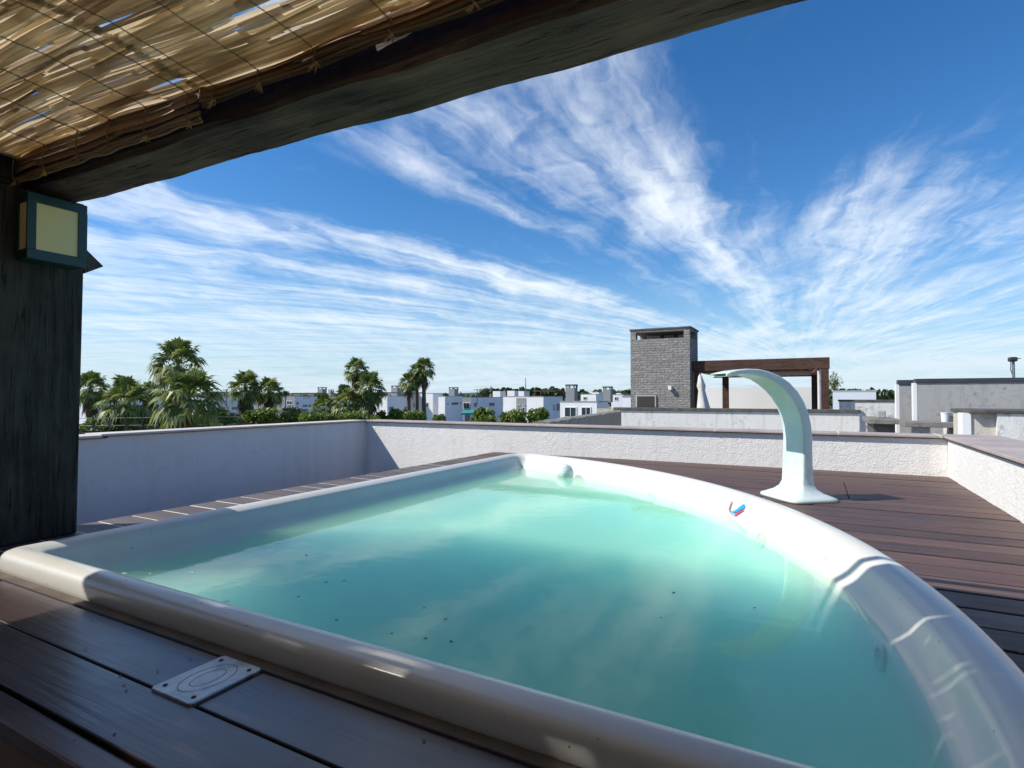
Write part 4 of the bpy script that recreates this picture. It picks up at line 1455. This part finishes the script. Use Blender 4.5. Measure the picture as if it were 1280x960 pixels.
def house(label, a, b, c, yt, Y, body='white', side=None, wy=(), wx=(), parap=True, depth=None, zt_off=0, group='white houses across the park'):
    """front (-Y) face seen between pixel columns a and b, right (+X) face between b and c"""
    A, B = onY(a, yt, Y), onY(b, yt, Y)
    X0, X1 = A.x, B.x
    Z = (A.z + B.z) / 2
    Y1 = onX(c, yt, X1).y if depth is None else Y + depth
    h = empty('house', ((X0 + X1) / 2, Y, GZ), label, 'house', group)
    q = bmesh.new(); box(q, X0, X1, Y, Y1, GZ, Z); obj('wall', q, M[body], h)
    if side:
        q = bmesh.new(); box(q, X1 + .001, X1 + .05, Y + .01, Y1, GZ, Z); obj('side_wall', q, M[side], h)  # bluish slab puts the shade of the right face into its colour
    if parap:
        q = bmesh.new()
        box(q, X0 - .05, X1 + .08, Y - .05, Y + .25, Z + .001, Z + .12); box(q, X1 - .22, X1 + .08, Y + .251, Y1, Z + .001, Z + .12)
        obj('roof_edge', q, M['roofslab'], h)
    for (p0, q0, p1, q1) in wy:
        s, t_ = onY(p0, q0, Y), onY(p1, q1, Y)
        win(h, s.x, t_.x, min(s.z, t_.z), max(s.z, t_.z), 'y', Y)
    xo = X1 + (.051 if side else 0)
    for (p0, q0, p1, q1) in wx:
        s, t_ = onX(p0, q0, xo), onX(p1, q1, xo)
        win(h, s.y, t_.y, min(s.z, t_.z), max(s.z, t_.z), 'x', xo, bars=2)
    return h, X0, X1, Y, Y1, Z


def mini_tower(label, a, b, c, yt, Y, zb, gl='stone'):
    A, B = onY(a, yt, Y), onY(b, yt, Y)
    Y1 = onX(c, yt, B.x).y
    t_ = empty('stone_tower', ((A.x + B.x) / 2, Y, zb), label, 'tower', 'stone towers on the roofs')
    h = A.z - zb
    q = bmesh.new()
    box(q, A.x, B.x, Y, Y1, zb, zb + h * .80)
    w = (B.x - A.x) * .16
    d = (Y1 - Y) * .16
    for xa, xb in ((A.x, A.x + w), (B.x - w, B.x)):
        for ya, yb in ((Y, Y + d), (Y1 - d, Y1)):
            box(q, xa, xb, ya, yb, zb + h * .80 + .002, zb + h * .92)
    obj('walls', q, M['grey'], t_)
    q = bmesh.new(); box(q, A.x - .04, B.x + .04, Y - .04, Y1 + .04, zb + h * .92 + .002, zb + h)
    obj('roof', q, M['coping_dark'], t_)
    return t_


def roof_pergola(label, a, b, yt, Y, zb, dep=3.0, col='brown'):
    A, B = onY(a, yt, Y), onY(b, yt, Y)
    t_ = empty('roof_pergola', ((A.x + B.x) / 2, Y, zb), label, 'pergola', 'pergolas on the far roofs')
    for yy in (Y, Y + dep):
        q = bmesh.new(); box(q, A.x, B.x, yy, yy + .2, A.z - .28, A.z); obj('beam', q, M[col], t_)
        for xx in (A.x, B.x - .2):
            q = bmesh.new(); box(q, xx, xx + .2, yy + .01, yy + .19, zb, A.z - .281); obj('post', q, M[col], t_)
    q = bmesh.new(); box(q, A.x + .05, B.x - .05, Y + .21, Y + dep - .01, A.z - .2, A.z - .12); obj('slats', q, M[col], t_)
    return t_


house('low white house glimpsed behind the leftmost palms', 60, 118, 205, 501, 66, 'whiteblue', wy=[(104, 506, 113, 514)], wx=[(126, 506, 136, 513), (142, 504, 156, 511), (166, 506, 178, 513), (186, 505, 199, 512)])
hB = house('white house with a long window band right of the big bushy palm', 232, 262, 318, 497, 62, 'whiteblue', wy=[(238, 505, 255, 513)], wx=[(274, 508, 286, 512.5), (289, 508, 302, 512.5), (304, 508, 314, 512)])
roof_pergola('dark flat roof pergola right of the big bushy palm', 258, 292, 489.5, hB[3] + 8, hB[5] + .1, 3.0, 'darkframe')
hC = house('pale blue white house with balconies and a grey front', 345, 368, 436, 496, 100, 'grey', side='whiteblue', wy=[(358.5, 501, 365.5, 506)],
           wx=[(369.5, 502, 374, 506.5), (378, 496.8, 382, 498.5), (383, 496.8, 388, 498.5), (378, 505.5, 384, 509), (385, 505.5, 389, 509), (377, 511, 386, 517), (413, 500.5, 424, 505)])
roof_pergola('brown pergola on the roof left of the twin grey towers', 365, 396, 491, hC[3] + 12, hC[5] + .1)
mini_tower('grey stone tower with two openings above the pale blue house', 397, 403, 408.5, 484, hC[3] + 22, hC[5])
mini_tower('smaller grey tower just right of the two opening tower', 410.5, 413.5, 417.5, 487, hC[3] + 34, hC[5])
hD = house('white house with a bright left face beside the palm clump', 462, 484, 514, 495.5, 95, 'white', side='whiteblue', wx=[(486, 508, 492, 517), (505, 508, 510.5, 517)])
mini_tower('grey tower behind the roof frame left of the three palms', 489, 496.5, 503, 482, hD[3] + 10, hD[5])
roof_pergola('thin dark roof frame left of the three palms', 482, 506, 490.2, hD[3] + 4, hD[5] + .1, 6, 'darkframe')
hE = house('white house standing behind the trunks of the three palms', 514, 541, 553, 492, 104, 'white', side='whiteblue', wy=[(517, 503, 524, 509), (530, 503, 536, 509)])
hF = house('bluish white house with a window strip right of the three palms', 548, 556, 578, 495.5, 100, 'white', side='whiteblue', wx=[(558, 503, 561, 506), (564, 502.5, 573, 506.5), (574, 502.5, 576.5, 506)])
mini_tower('brown grey tower with two openings right of the three palms', 561, 568, 573, 484, hF[3] + 14, hF[5])
hG = house('bluish white house with a deep shaded balcony', 577, 588, 628, 497, 108, 'grey', side='whiteblue', wy=[(579, 503, 587, 511)], wx=[(592, 503, 596, 509), (611, 503, 618, 508)])
hH = house('bright white house with a grey recessed centre', 629, 679, 703, 496, 90, 'white', side='whiteblue', wy=[], wx=[(691, 505, 693.5, 514), (695, 504, 700, 514)])
q = bmesh.new(); s, t_ = onY(645.5, 497.5, 90), onY(657.5, 520, 90); box(q, s.x, t_.x, 89.93, 89.998, t_.z, s.z); obj('grey_panel', q, M['grey'], hH[0])
for (p0, p1) in ((646.5, 650), (654, 657)):
    s, t_ = onY(p0, 505, 90), onY(p1, 507.5, 90); win(hH[0], s.x, t_.x, t_.z, s.z, 'y', 89.93, bars=0)
s, t_ = onY(653.5, 509, 90), onY(657, 520, 90); win(hH[0], s.x, t_.x, t_.z, s.z, 'y', 89.93, bars=0)
roof_pergola('brown roof pergola on the bright white house', 668, 694, 488, 112, hH[5] - .1)
hI = house('white frame house with two broad glass openings', 700, 746, 760, 502.5, 62, 'white', wy=[(705.5, 508.5, 721, 522), (726.5, 508.5, 739, 520)])
mini_tower('left stone tower of the pair above the white frame house', 707, 718, 722, 480.5, 80, hI[5] - .3)
mini_tower('right stone tower of the pair above the white frame house', 753.5, 763, 766, 483, 88, hI[5] - .3)
hJ = house('small white house roofs between the two stone towers', 726, 745, 752, 493, 150, 'white', wy=[(729, 496, 734, 500)])
hK = house('flat white house left of the large stone tower', 764, 779, 790, 493.5, 130, 'whiteblue', wy=[(768, 496, 773, 501)])
hL = house('low bright white wall house touching the large stone tower', 778, 792, 796, 496.2, 70, 'white')

# houses scattered on the hill
for (xa, xb, yt, dep, lab) in ((616, 626, 489, 420, 'leftmost small pale house on the far hill'), (634, 644, 488.5, 430, 'small pale house at the middle of the far hill'),
                               (648, 655, 489, 410, 'small pale house left of the radio mast'), (739, 748, 490.5, 330, 'small far white house right of the left stone tower'), (770, 776, 491.5, 300, 'far white house beside the dark round tree')):
    A = at(xa, yt, dep); B = at(xb, yt, dep)
    bm = bmesh.new()
    box(bm, A.x, B.x + 1.0, A.y, A.y + 9, GZ, A.z)
    tag(obj('house', bm, M['white']), lab, 'house', 'small houses far off')

# radio mast, aerial, street lamps, railing, awning
p = at(657, 492, 300); q_ = at(657, 472, 300)
bm = bmesh.new(); tube(bm, [(p.x, p.y, GZ), (q_.x, q_.y, q_.z)], [.45, .18], 6)
tag(obj('radio_mast', bm, M['galv']), 'tall thin radio mast on the far hill', 'mast')
p = at(596.5, 500, 92); q_ = at(596.5, 486.5, 92)
e = empty('roof_aerial', (p.x, p.y, hG[5]), 'cross shaped television aerial on the roof of the balcony house', 'aerial')
bm = bmesh.new(); tube(bm, [(p.x, p.y, GZ + 6), (q_.x, q_.y, q_.z)], .06, 6); obj('pole', bm, M['darkframe'], e)
bm = bmesh.new(); tube(bm, [(q_.x - .5, q_.y - .2, q_.z - .1), (q_.x + .5, q_.y + .2, q_.z - .1)], .05, 6); obj('crossbar', bm, M['darkframe'], e)
for (x, yt, dep, lab) in ((356.5, 496, 66, 'street lamp in front of the grey fronted house'), (283, 488, 50, 'street lamp rising right of the big bushy palm')):
    p = at(x, yt, dep)
    e = empty('street_lamp', (p.x, p.y, GZ), lab, 'street lamp', 'street lamps along the park')
    bm = bmesh.new(); tube(bm, [(p.x, p.y, GZ), (p.x, p.y, p.z)], [.08, .05], 6); obj('pole', bm, M['galv'], e)
    bm = bmesh.new(); box(bm, p.x - .45, p.x + .1, p.y - .12, p.y + .12, p.z + .001, p.z + .1, bev=.03); obj('head', bm, M['galv'], e)
a, b = at(96, 523, 34), at(300, 521, 34)
rl = empty('railing', (a.x, a.y, GZ), 'dark metal railing beneath the left palms', 'railing')
bm = bmesh.new()
for zz in (0, -.45, -.9): tube(bm, [(a.x, a.y, a.z + zz), (b.x, b.y, b.z + zz)], .016, 5)
obj('rails', bm, M['darkframe'], rl)
for k in range(11):
    q_ = a.lerp(b, k / 10)
    bm = bmesh.new(); tube(bm, [(q_.x, q_.y, GZ), (q_.x, q_.y, q_.z + .04)], .035, 5); obj('post', bm, M['darkframe'], rl)
a, b = at(576, 516.5, 70), at(594, 516, 70)
aw = empty('awning', (a.x, a.y, GZ), 'turquoise awning below the bluish white houses', 'awning')
bm = bmesh.new()
vs_ = [bm.verts.new(v) for v in ((a.x, a.y, a.z), (b.x, b.y, b.z), (b.x - 1, b.y + 2.2, b.z + .35), (a.x - 1, a.y + 2.2, a.z + .35))]
lo_ = [bm.verts.new(v.co - Vector((0, 0, .22))) for v in vs_]
bm.faces.new(vs_); bm.faces.new(lo_[::-1])
for k in range(4): bm.faces.new((lo_[k], lo_[(k + 1) % 4], vs_[(k + 1) % 4], vs_[k]))
obj('cloth', bm, M['turquoise'], aw)
for v in ((a.x + .1, a.y + .1), (b.x - .1, b.y + .1)):
    bm = bmesh.new(); tube(bm, [(v[0], v[1], GZ), (v[0], v[1], a.z - .23)], .05, 6); obj('leg', bm, M['galv'], aw)


# ================================================================== VEGETATION
def fan_leaf(b_, base, dirv, petiole, fan, droop, n=13):
    """a fan palm leaf: stalk, then blades spread in a fan whose tips hang"""
    d = dirv.normalized()
    side = d.cross(Vector((0, 0, 1)))
    if side.length < .05: side = Vector((1, 0, 0))
    side.normalize()
    upv = side.cross(d).normalized()
    tip = base + d * petiole + Vector((0, 0, -droop * .25 * petiole))
    s = .022
    q = [b_.verts.new(base + side * s), b_.verts.new(base - side * s), b_.verts.new(tip - side * s), b_.verts.new(tip + side * s)]
    b_.faces.new(q)
    hub = b_.verts.new(tip)
    d2 = (d + Vector((0, 0, -droop * .5))).normalized()
    tw = rnd.uniform(-.5, .5)
    side2 = (side * math.cos(tw) + upv * math.sin(tw)).normalized()
    for i in range(n):
        a_ = R(-100 + 200 * i / (n - 1)) + rnd.uniform(-.05, .05)
        L = fan * (1 - .25 * abs(i - (n - 1) / 2) / (n / 2)) * rnd.uniform(.85, 1.1)
        v = (d2 * math.cos(a_) + side2 * math.sin(a_)).normalized()
        pr = v.cross(upv).normalized() * L * .105
        mid = tip + v * L * .55 + upv * L * .06
        end = tip + v * L * .95 + Vector((0, 0, -L * (.16 + .35 * droop) * rnd.uniform(.6, 1.3)))
        m0, m1 = b_.verts.new(mid + pr), b_.verts.new(mid - pr)
        e0 = b_.verts.new(end)
        b_.faces.new((hub, m0, m1))
        b_.faces.new((m0, e0, m1))


def crown_mesh(name, nf, low, rad):
    b_ = bmesh.new()
    for i in range(nf):
        az = i * 2.39996 + rnd.uniform(-.25, .25)
        el = R(74 - (74 - low) * ((i + .5) / nf) ** .95)
        d = Vector((math.cos(az) * math.cos(el), math.sin(az) * math.cos(el), math.sin(el)))
        dr = max(0.05, .75 - .8 * math.sin(el)) * rnd.uniform(.7, 1.2)
        fan_leaf(b_, Vector((0, 0, rnd.uniform(-.15, .15))), d, rad * rnd.uniform(.44, .58), rad * rnd.uniform(.46, .56), dr)
    me = bpy.data.meshes.new(name)
    b_.to_mesh(me); b_.free()
    me.materials.append(M['palmleaf'])
    return me


def skirt_mesh(name, nf, rad):
    b_ = bmesh.new()
    for i in range(nf):
        az = rnd.uniform(0, 6.28)
        el = R(rnd.uniform(-85, -35))
        d = Vector((math.cos(az) * math.cos(el), math.sin(az) * math.cos(el), math.sin(el)))
        fan_leaf(b_, Vector((0, 0, rnd.uniform(-.5, .0))), d, rad * rnd.uniform(.35, .5), rad * rnd.uniform(.35, .5), 1.0, 9)
    me = bpy.data.meshes.new(name)
    b_.to_mesh(me); b_.free()
    me.materials.append(M['palmdead'])
    return me


crowns = [crown_mesh('palm_crown', 44, -36, 1.0), crown_mesh('palm_crown', 52, -52, 1.0), crown_mesh('palm_crown', 42, -28, 1.0)]
skirts = [skirt_mesh('palm_skirt', 16, .8), skirt_mesh('palm_skirt', 26, .85)]


def palm(label, px, py, rpx, dep, ci, skirt, lean=0.0, sq=1.0, tr=.19):
    c = at(px, py, dep)
    rr = rpx * dep / 700.0
    t_ = empty('palm_tree', (c.x + lean, c.y, GZ), label, 'palm tree', 'fan palms in the park')
    q = bmesh.new()
    n = 14
    pts, rad = [], []
    for i in range(n + 1):
        f = i / n
        pts.append((c.x + lean * (1 - f) ** 2, c.y, GZ + (c.z - GZ) * f))
        rad.append(tr * (1.5 - .75 * f) * (1 + .08 * (i % 2)))
    tube(q, pts, rad, 9)
    obj('trunk', q, M['trunk'], t_)
    o = bpy.data.objects.new('crown', crowns[ci]); COL.objects.link(o); o.parent = t_
    o.location = (-lean, 0, c.z - GZ); o.scale = (rr, rr, rr * sq); o.rotation_euler = (0, 0, rnd.uniform(0, 6.28))
    if skirt:
        o = bpy.data.objects.new('dead_fronds', skirts[skirt - 1]); COL.objects.link(o); o.parent = t_
        o.location = (-lean, 0, c.z - GZ - .12 * rr); o.scale = (rr, rr, rr * 1.1); o.rotation_euler = (0, 0, rnd.uniform(0, 6.28))


palm('palm half hidden by the dark post, leftmost of all', 113, 486, 25, 38, 0, 2)
palm('bushy palm with hanging brown fronds second from the dark post', 160, 503, 36, 36, 1, 1)
palm('small palm crown peeping over the bushy palm, left of the tallest', 188, 489, 15, 60, 2, 1)
palm('tallest left palm, its crown clear against the sky', 222, 456, 37, 42, 0, 2)
palm('big bright bushy palm in front of the tallest left palm', 236, 497, 46, 32, 2, 1)
palm('palm with a brown skirt, left of the pair near the middle left', 307, 484, 25, 48, 0, 2)
palm('palm with greener crown, right of the pair near the middle left', 337, 490, 22, 50, 0, 2)
palm('low round palm directly below the twin grey towers', 405, 510, 20, 58, 1, 0)
palm('highest palm of the clump above the parapet corner', 446, 463, 19, 62, 0, 1)
palm('palm with a long skirt at the right of the clump', 463, 485, 23, 60, 1, 2)
palm('low spreading palm at the left foot of the clump', 432, 504, 25, 58, 1, 1)
palm('left palm of the slim trio with bare trunks', 511, 478, 15, 66, 0, 1, tr=.24)
palm('middle palm of the slim trio with bare trunks', 521, 467, 15, 68, 0, 1, tr=.24)
palm('right and highest palm of the slim trio with bare trunks', 530, 461, 17, 67, 0, 2, tr=.24)


def leaf_cloud(name, n, m, size=.16, lumps=9):
    b_ = bmesh.new()
    cs = [(Vector((rnd.uniform(-.6, .6), rnd.uniform(-.6, .6), rnd.uniform(-.45, .5))), rnd.uniform(.35, .62)) for _ in range(lumps)]
    for i in range(n):
        c, r_ = rnd.choice(cs)
        d = Vector((rnd.gauss(0, 1), rnd.gauss(0, 1), rnd.gauss(0, 1))).normalized()
        p = c + d * r_ * rnd.uniform(.55, 1.0)
        p.z *= .9
        a_ = Vector((rnd.gauss(0, 1), rnd.gauss(0, 1), rnd.gauss(0, 1))).normalized()
        a_ = (a_ + d * .5).normalized()
        s1 = a_.orthogonal().normalized(); s2 = a_.cross(s1)
        z_ = size * rnd.uniform(.5, 1.2)
        b_.faces.new([b_.verts.new(p + s1 * z_ * x + s2 * z_ * .6 * y) for x, y in ((-1, 0), (0, -1), (1, 0), (0, 1))])
    me = bpy.data.meshes.new(name)
    b_.to_mesh(me); b_.free()
    me.materials.append(m)
    return me


bushes = [leaf_cloud('bush_leaves', 2400, M['bush'], .15), leaf_cloud('bush_leaves', 2400, M['bush'], .14, 14)]
darks = [leaf_cloud('tree_leaves', 1600, M['bushdark'], .11, 12), leaf_cloud('tree_leaves', 700, M['bushdark'], .09, 16)]


def bush(label, px, py, rx, ry, dep, mesh, name='bush', group='bushes below the far houses'):
    if name == 'bush':
        top_ = py - ry; ry = ry * 1.7; py = top_ + ry; rx *= 1.12
    c = at(px, py, dep)
    sx, sz = rx * dep / 700.0, ry * dep / 700.0
    t_ = empty(name, (c.x, c.y, GZ), label, name.replace('_', ' '), group)
    o = bpy.data.objects.new('crown', mesh); COL.objects.link(o); o.parent = t_
    o.location = (0, 0, c.z - GZ); o.scale = (sx, sx, sz); o.rotation_euler = (0, 0, rnd.uniform(0, 6.28))
    q = bmesh.new()
    tube(q, [(c.x, c.y, GZ), (c.x + .1, c.y, (GZ + c.z) / 2), (c.x, c.y, c.z)], [.16, .13, .08], 7)
    for k in range(4):
        a_ = k * 1.6 + rnd.uniform(-.3, .3)
        tube(q, [(c.x, c.y, c.z - sz * .6), (c.x + .5 * sx * math.cos(a_), c.y + .5 * sx * math.sin(a_), c.z + .2 * sz)], [.07, .03], 5)
    obj('trunk', q, M['bark'], t_)


bush('round bush at the foot of the white house beside the palm clump', 494, 517, 14, 10, 60, bushes[0])
bush('round bush below the trunks of the slim palm trio', 519, 519, 13, 8, 58, bushes[1])
bush('tiny bush between the palm clump and the bright house', 476, 518, 6, 7, 60, bushes[1])
bush('small low bush left of the turquoise awning', 551, 521, 8, 6, 58, bushes[0])
bush('widest bright bush right of the turquoise awning', 606, 516, 17, 11, 56, bushes[0])
bush('drooping bush in front of the grey recessed centre', 640, 519, 16, 10, 55, bushes[1])
bush('rounded bush left of the white frame house', 674, 516, 15, 11, 56, bushes[0])
bush('low bush spilling over the parapet left of the palm clump', 378, 521, 16, 8, 48, bushes[1])
bush('dark shrub below the grey fronted house', 366, 513, 14, 8, 60, darks[0])
bush('shrub under the pair of palms near the middle left', 325, 516, 20, 9, 46, bushes[1])
bush('shrub right of the big bushy palm', 282, 520, 24, 8, 42, bushes[0])
bush('shrub below the railing under the bushy palm', 150, 534, 40, 9, 36, darks[0])
bush('shrub just right of the dark post under the leftmost palm', 122, 527, 22, 10, 37, bushes[0])
bush('shrub between the second palm and the tallest left palm', 192, 520, 20, 11, 40, bushes[1])
bush('shrub at the right foot of the big bushy palm', 262, 516, 18, 9, 44, bushes[1])
bush('dark round tree left of the large stone tower', 784, 493, 8, 9, 140, darks[0], 'tree', 'trees among the far houses')
bush('light feathery tree right of the brown pergola', 1042, 478, 10, 17, 46, leaf_cloud('tree_leaves', 420, M['bush'], .10, 16), 'tree', 'trees among the far houses')
bush('dark small tree left of the grey fronted house', 357, 492, 5, 5, 120, darks[0], 'tree', 'trees among the far houses')

# hedge along the street, far wood and hill
a, b = at(200, 525, 44), at(470, 517, 52)
bm = bmesh.new()
for i in range(3800):
    f = rnd.random()
    q_ = a.lerp(b, f)
    top = q_.z + .25 * math.sin(f * 37) + .15 * math.sin(f * 91)
    p = Vector((q_.x + rnd.uniform(-.5, .5), q_.y + rnd.uniform(-.7, .7), top - abs(rnd.gauss(0, .8))))
    n_ = Vector((rnd.gauss(0, 1), rnd.gauss(0, 1), rnd.gauss(.4, 1))).normalized()
    s1 = n_.orthogonal().normalized(); s2 = n_.cross(s1)
    z_ = rnd.uniform(.10, .22)
    bm.faces.new([bm.verts.new(p + s1 * z_ * x + s2 * z_ * .7 * y) for x, y in ((-1, 0), (0, -1), (1, 0), (0, 1))])
hd = obj('hedge', bm, M['bush'])
tag(hd, 'bright green hedge running below the left palms', 'hedge')

bm = bmesh.new()
prev = None
N_ = 160
for i in range(N_ + 1):
    x = -200 + 1700 * i / N_
    hpx = 492.5
    for (cx, w, h) in ((640, 60, 3.2), (690, 40, 2.0), (300, 180, 1.5), (1150, 160, 2.0)):
        hpx -= h * math.exp(-((x - cx) / w) ** 2)
    p = at(x, hpx, 900)
    d = Vector((p.x, p.y, 0)).normalized()
    row = [bm.verts.new((p.x - d.x * 260, p.y - d.y * 260, GZ - .5)), bm.verts.new((p.x - d.x * 60, p.y - d.y * 60, GZ + (p.z - GZ) * .75)), bm.verts.new((p.x, p.y, p.z)), bm.verts.new((p.x + d.x * 400, p.y + d.y * 400, GZ))]
    if prev:
        for k in range(3): bm.faces.new((prev[k], row[k], row[k + 1], prev[k + 1]))
    prev = row
tag(obj('hills', bm, M['hill'], smooth=True), kind='structure')

bm = bmesh.new()
for (x0, x1, yt, dep, n) in ((1030, 1135, 489.0, 330, 900), (600, 705, 487.5, 520, 1100), (340, 360, 494, 200, 60), (720, 795, 491.0, 420, 500), (380, 600, 494, 420, 600), (100, 300, 492, 260, 700), (1135, 1290, 489, 330, 500), (-500, 100, 492, 260, 900)):
    for i in range(n):
        x = rnd.uniform(x0, x1)
        top = yt - 1.2 * math.sin(x * .33) - 1.0 * math.sin(x * .83 + 1) - .8 * rnd.random()
        f = rnd.random() ** 1.5
        p = at(x, top, dep + rnd.uniform(-15, 15))
        p.z = p.z - f * (p.z - GZ)
        n_ = Vector((rnd.gauss(0, 1), rnd.gauss(-.5, 1), rnd.gauss(.3, 1))).normalized()
        s1 = n_.orthogonal().normalized(); s2 = n_.cross(s1)
        z_ = rnd.uniform(.7, 1.9) * dep / 330
        bm.faces.new([bm.verts.new(p + s1 * z_ * a_ + s2 * z_ * .8 * b_) for a_, b_ in ((-1, 0), (-.4, -.9), (.5, -.8), (1, 0), (.4, .9), (-.5, .8))])
tag(obj('woods', bm, M['bushdark']), 'dark band of far trees along the horizon', 'trees', kind='stuff')
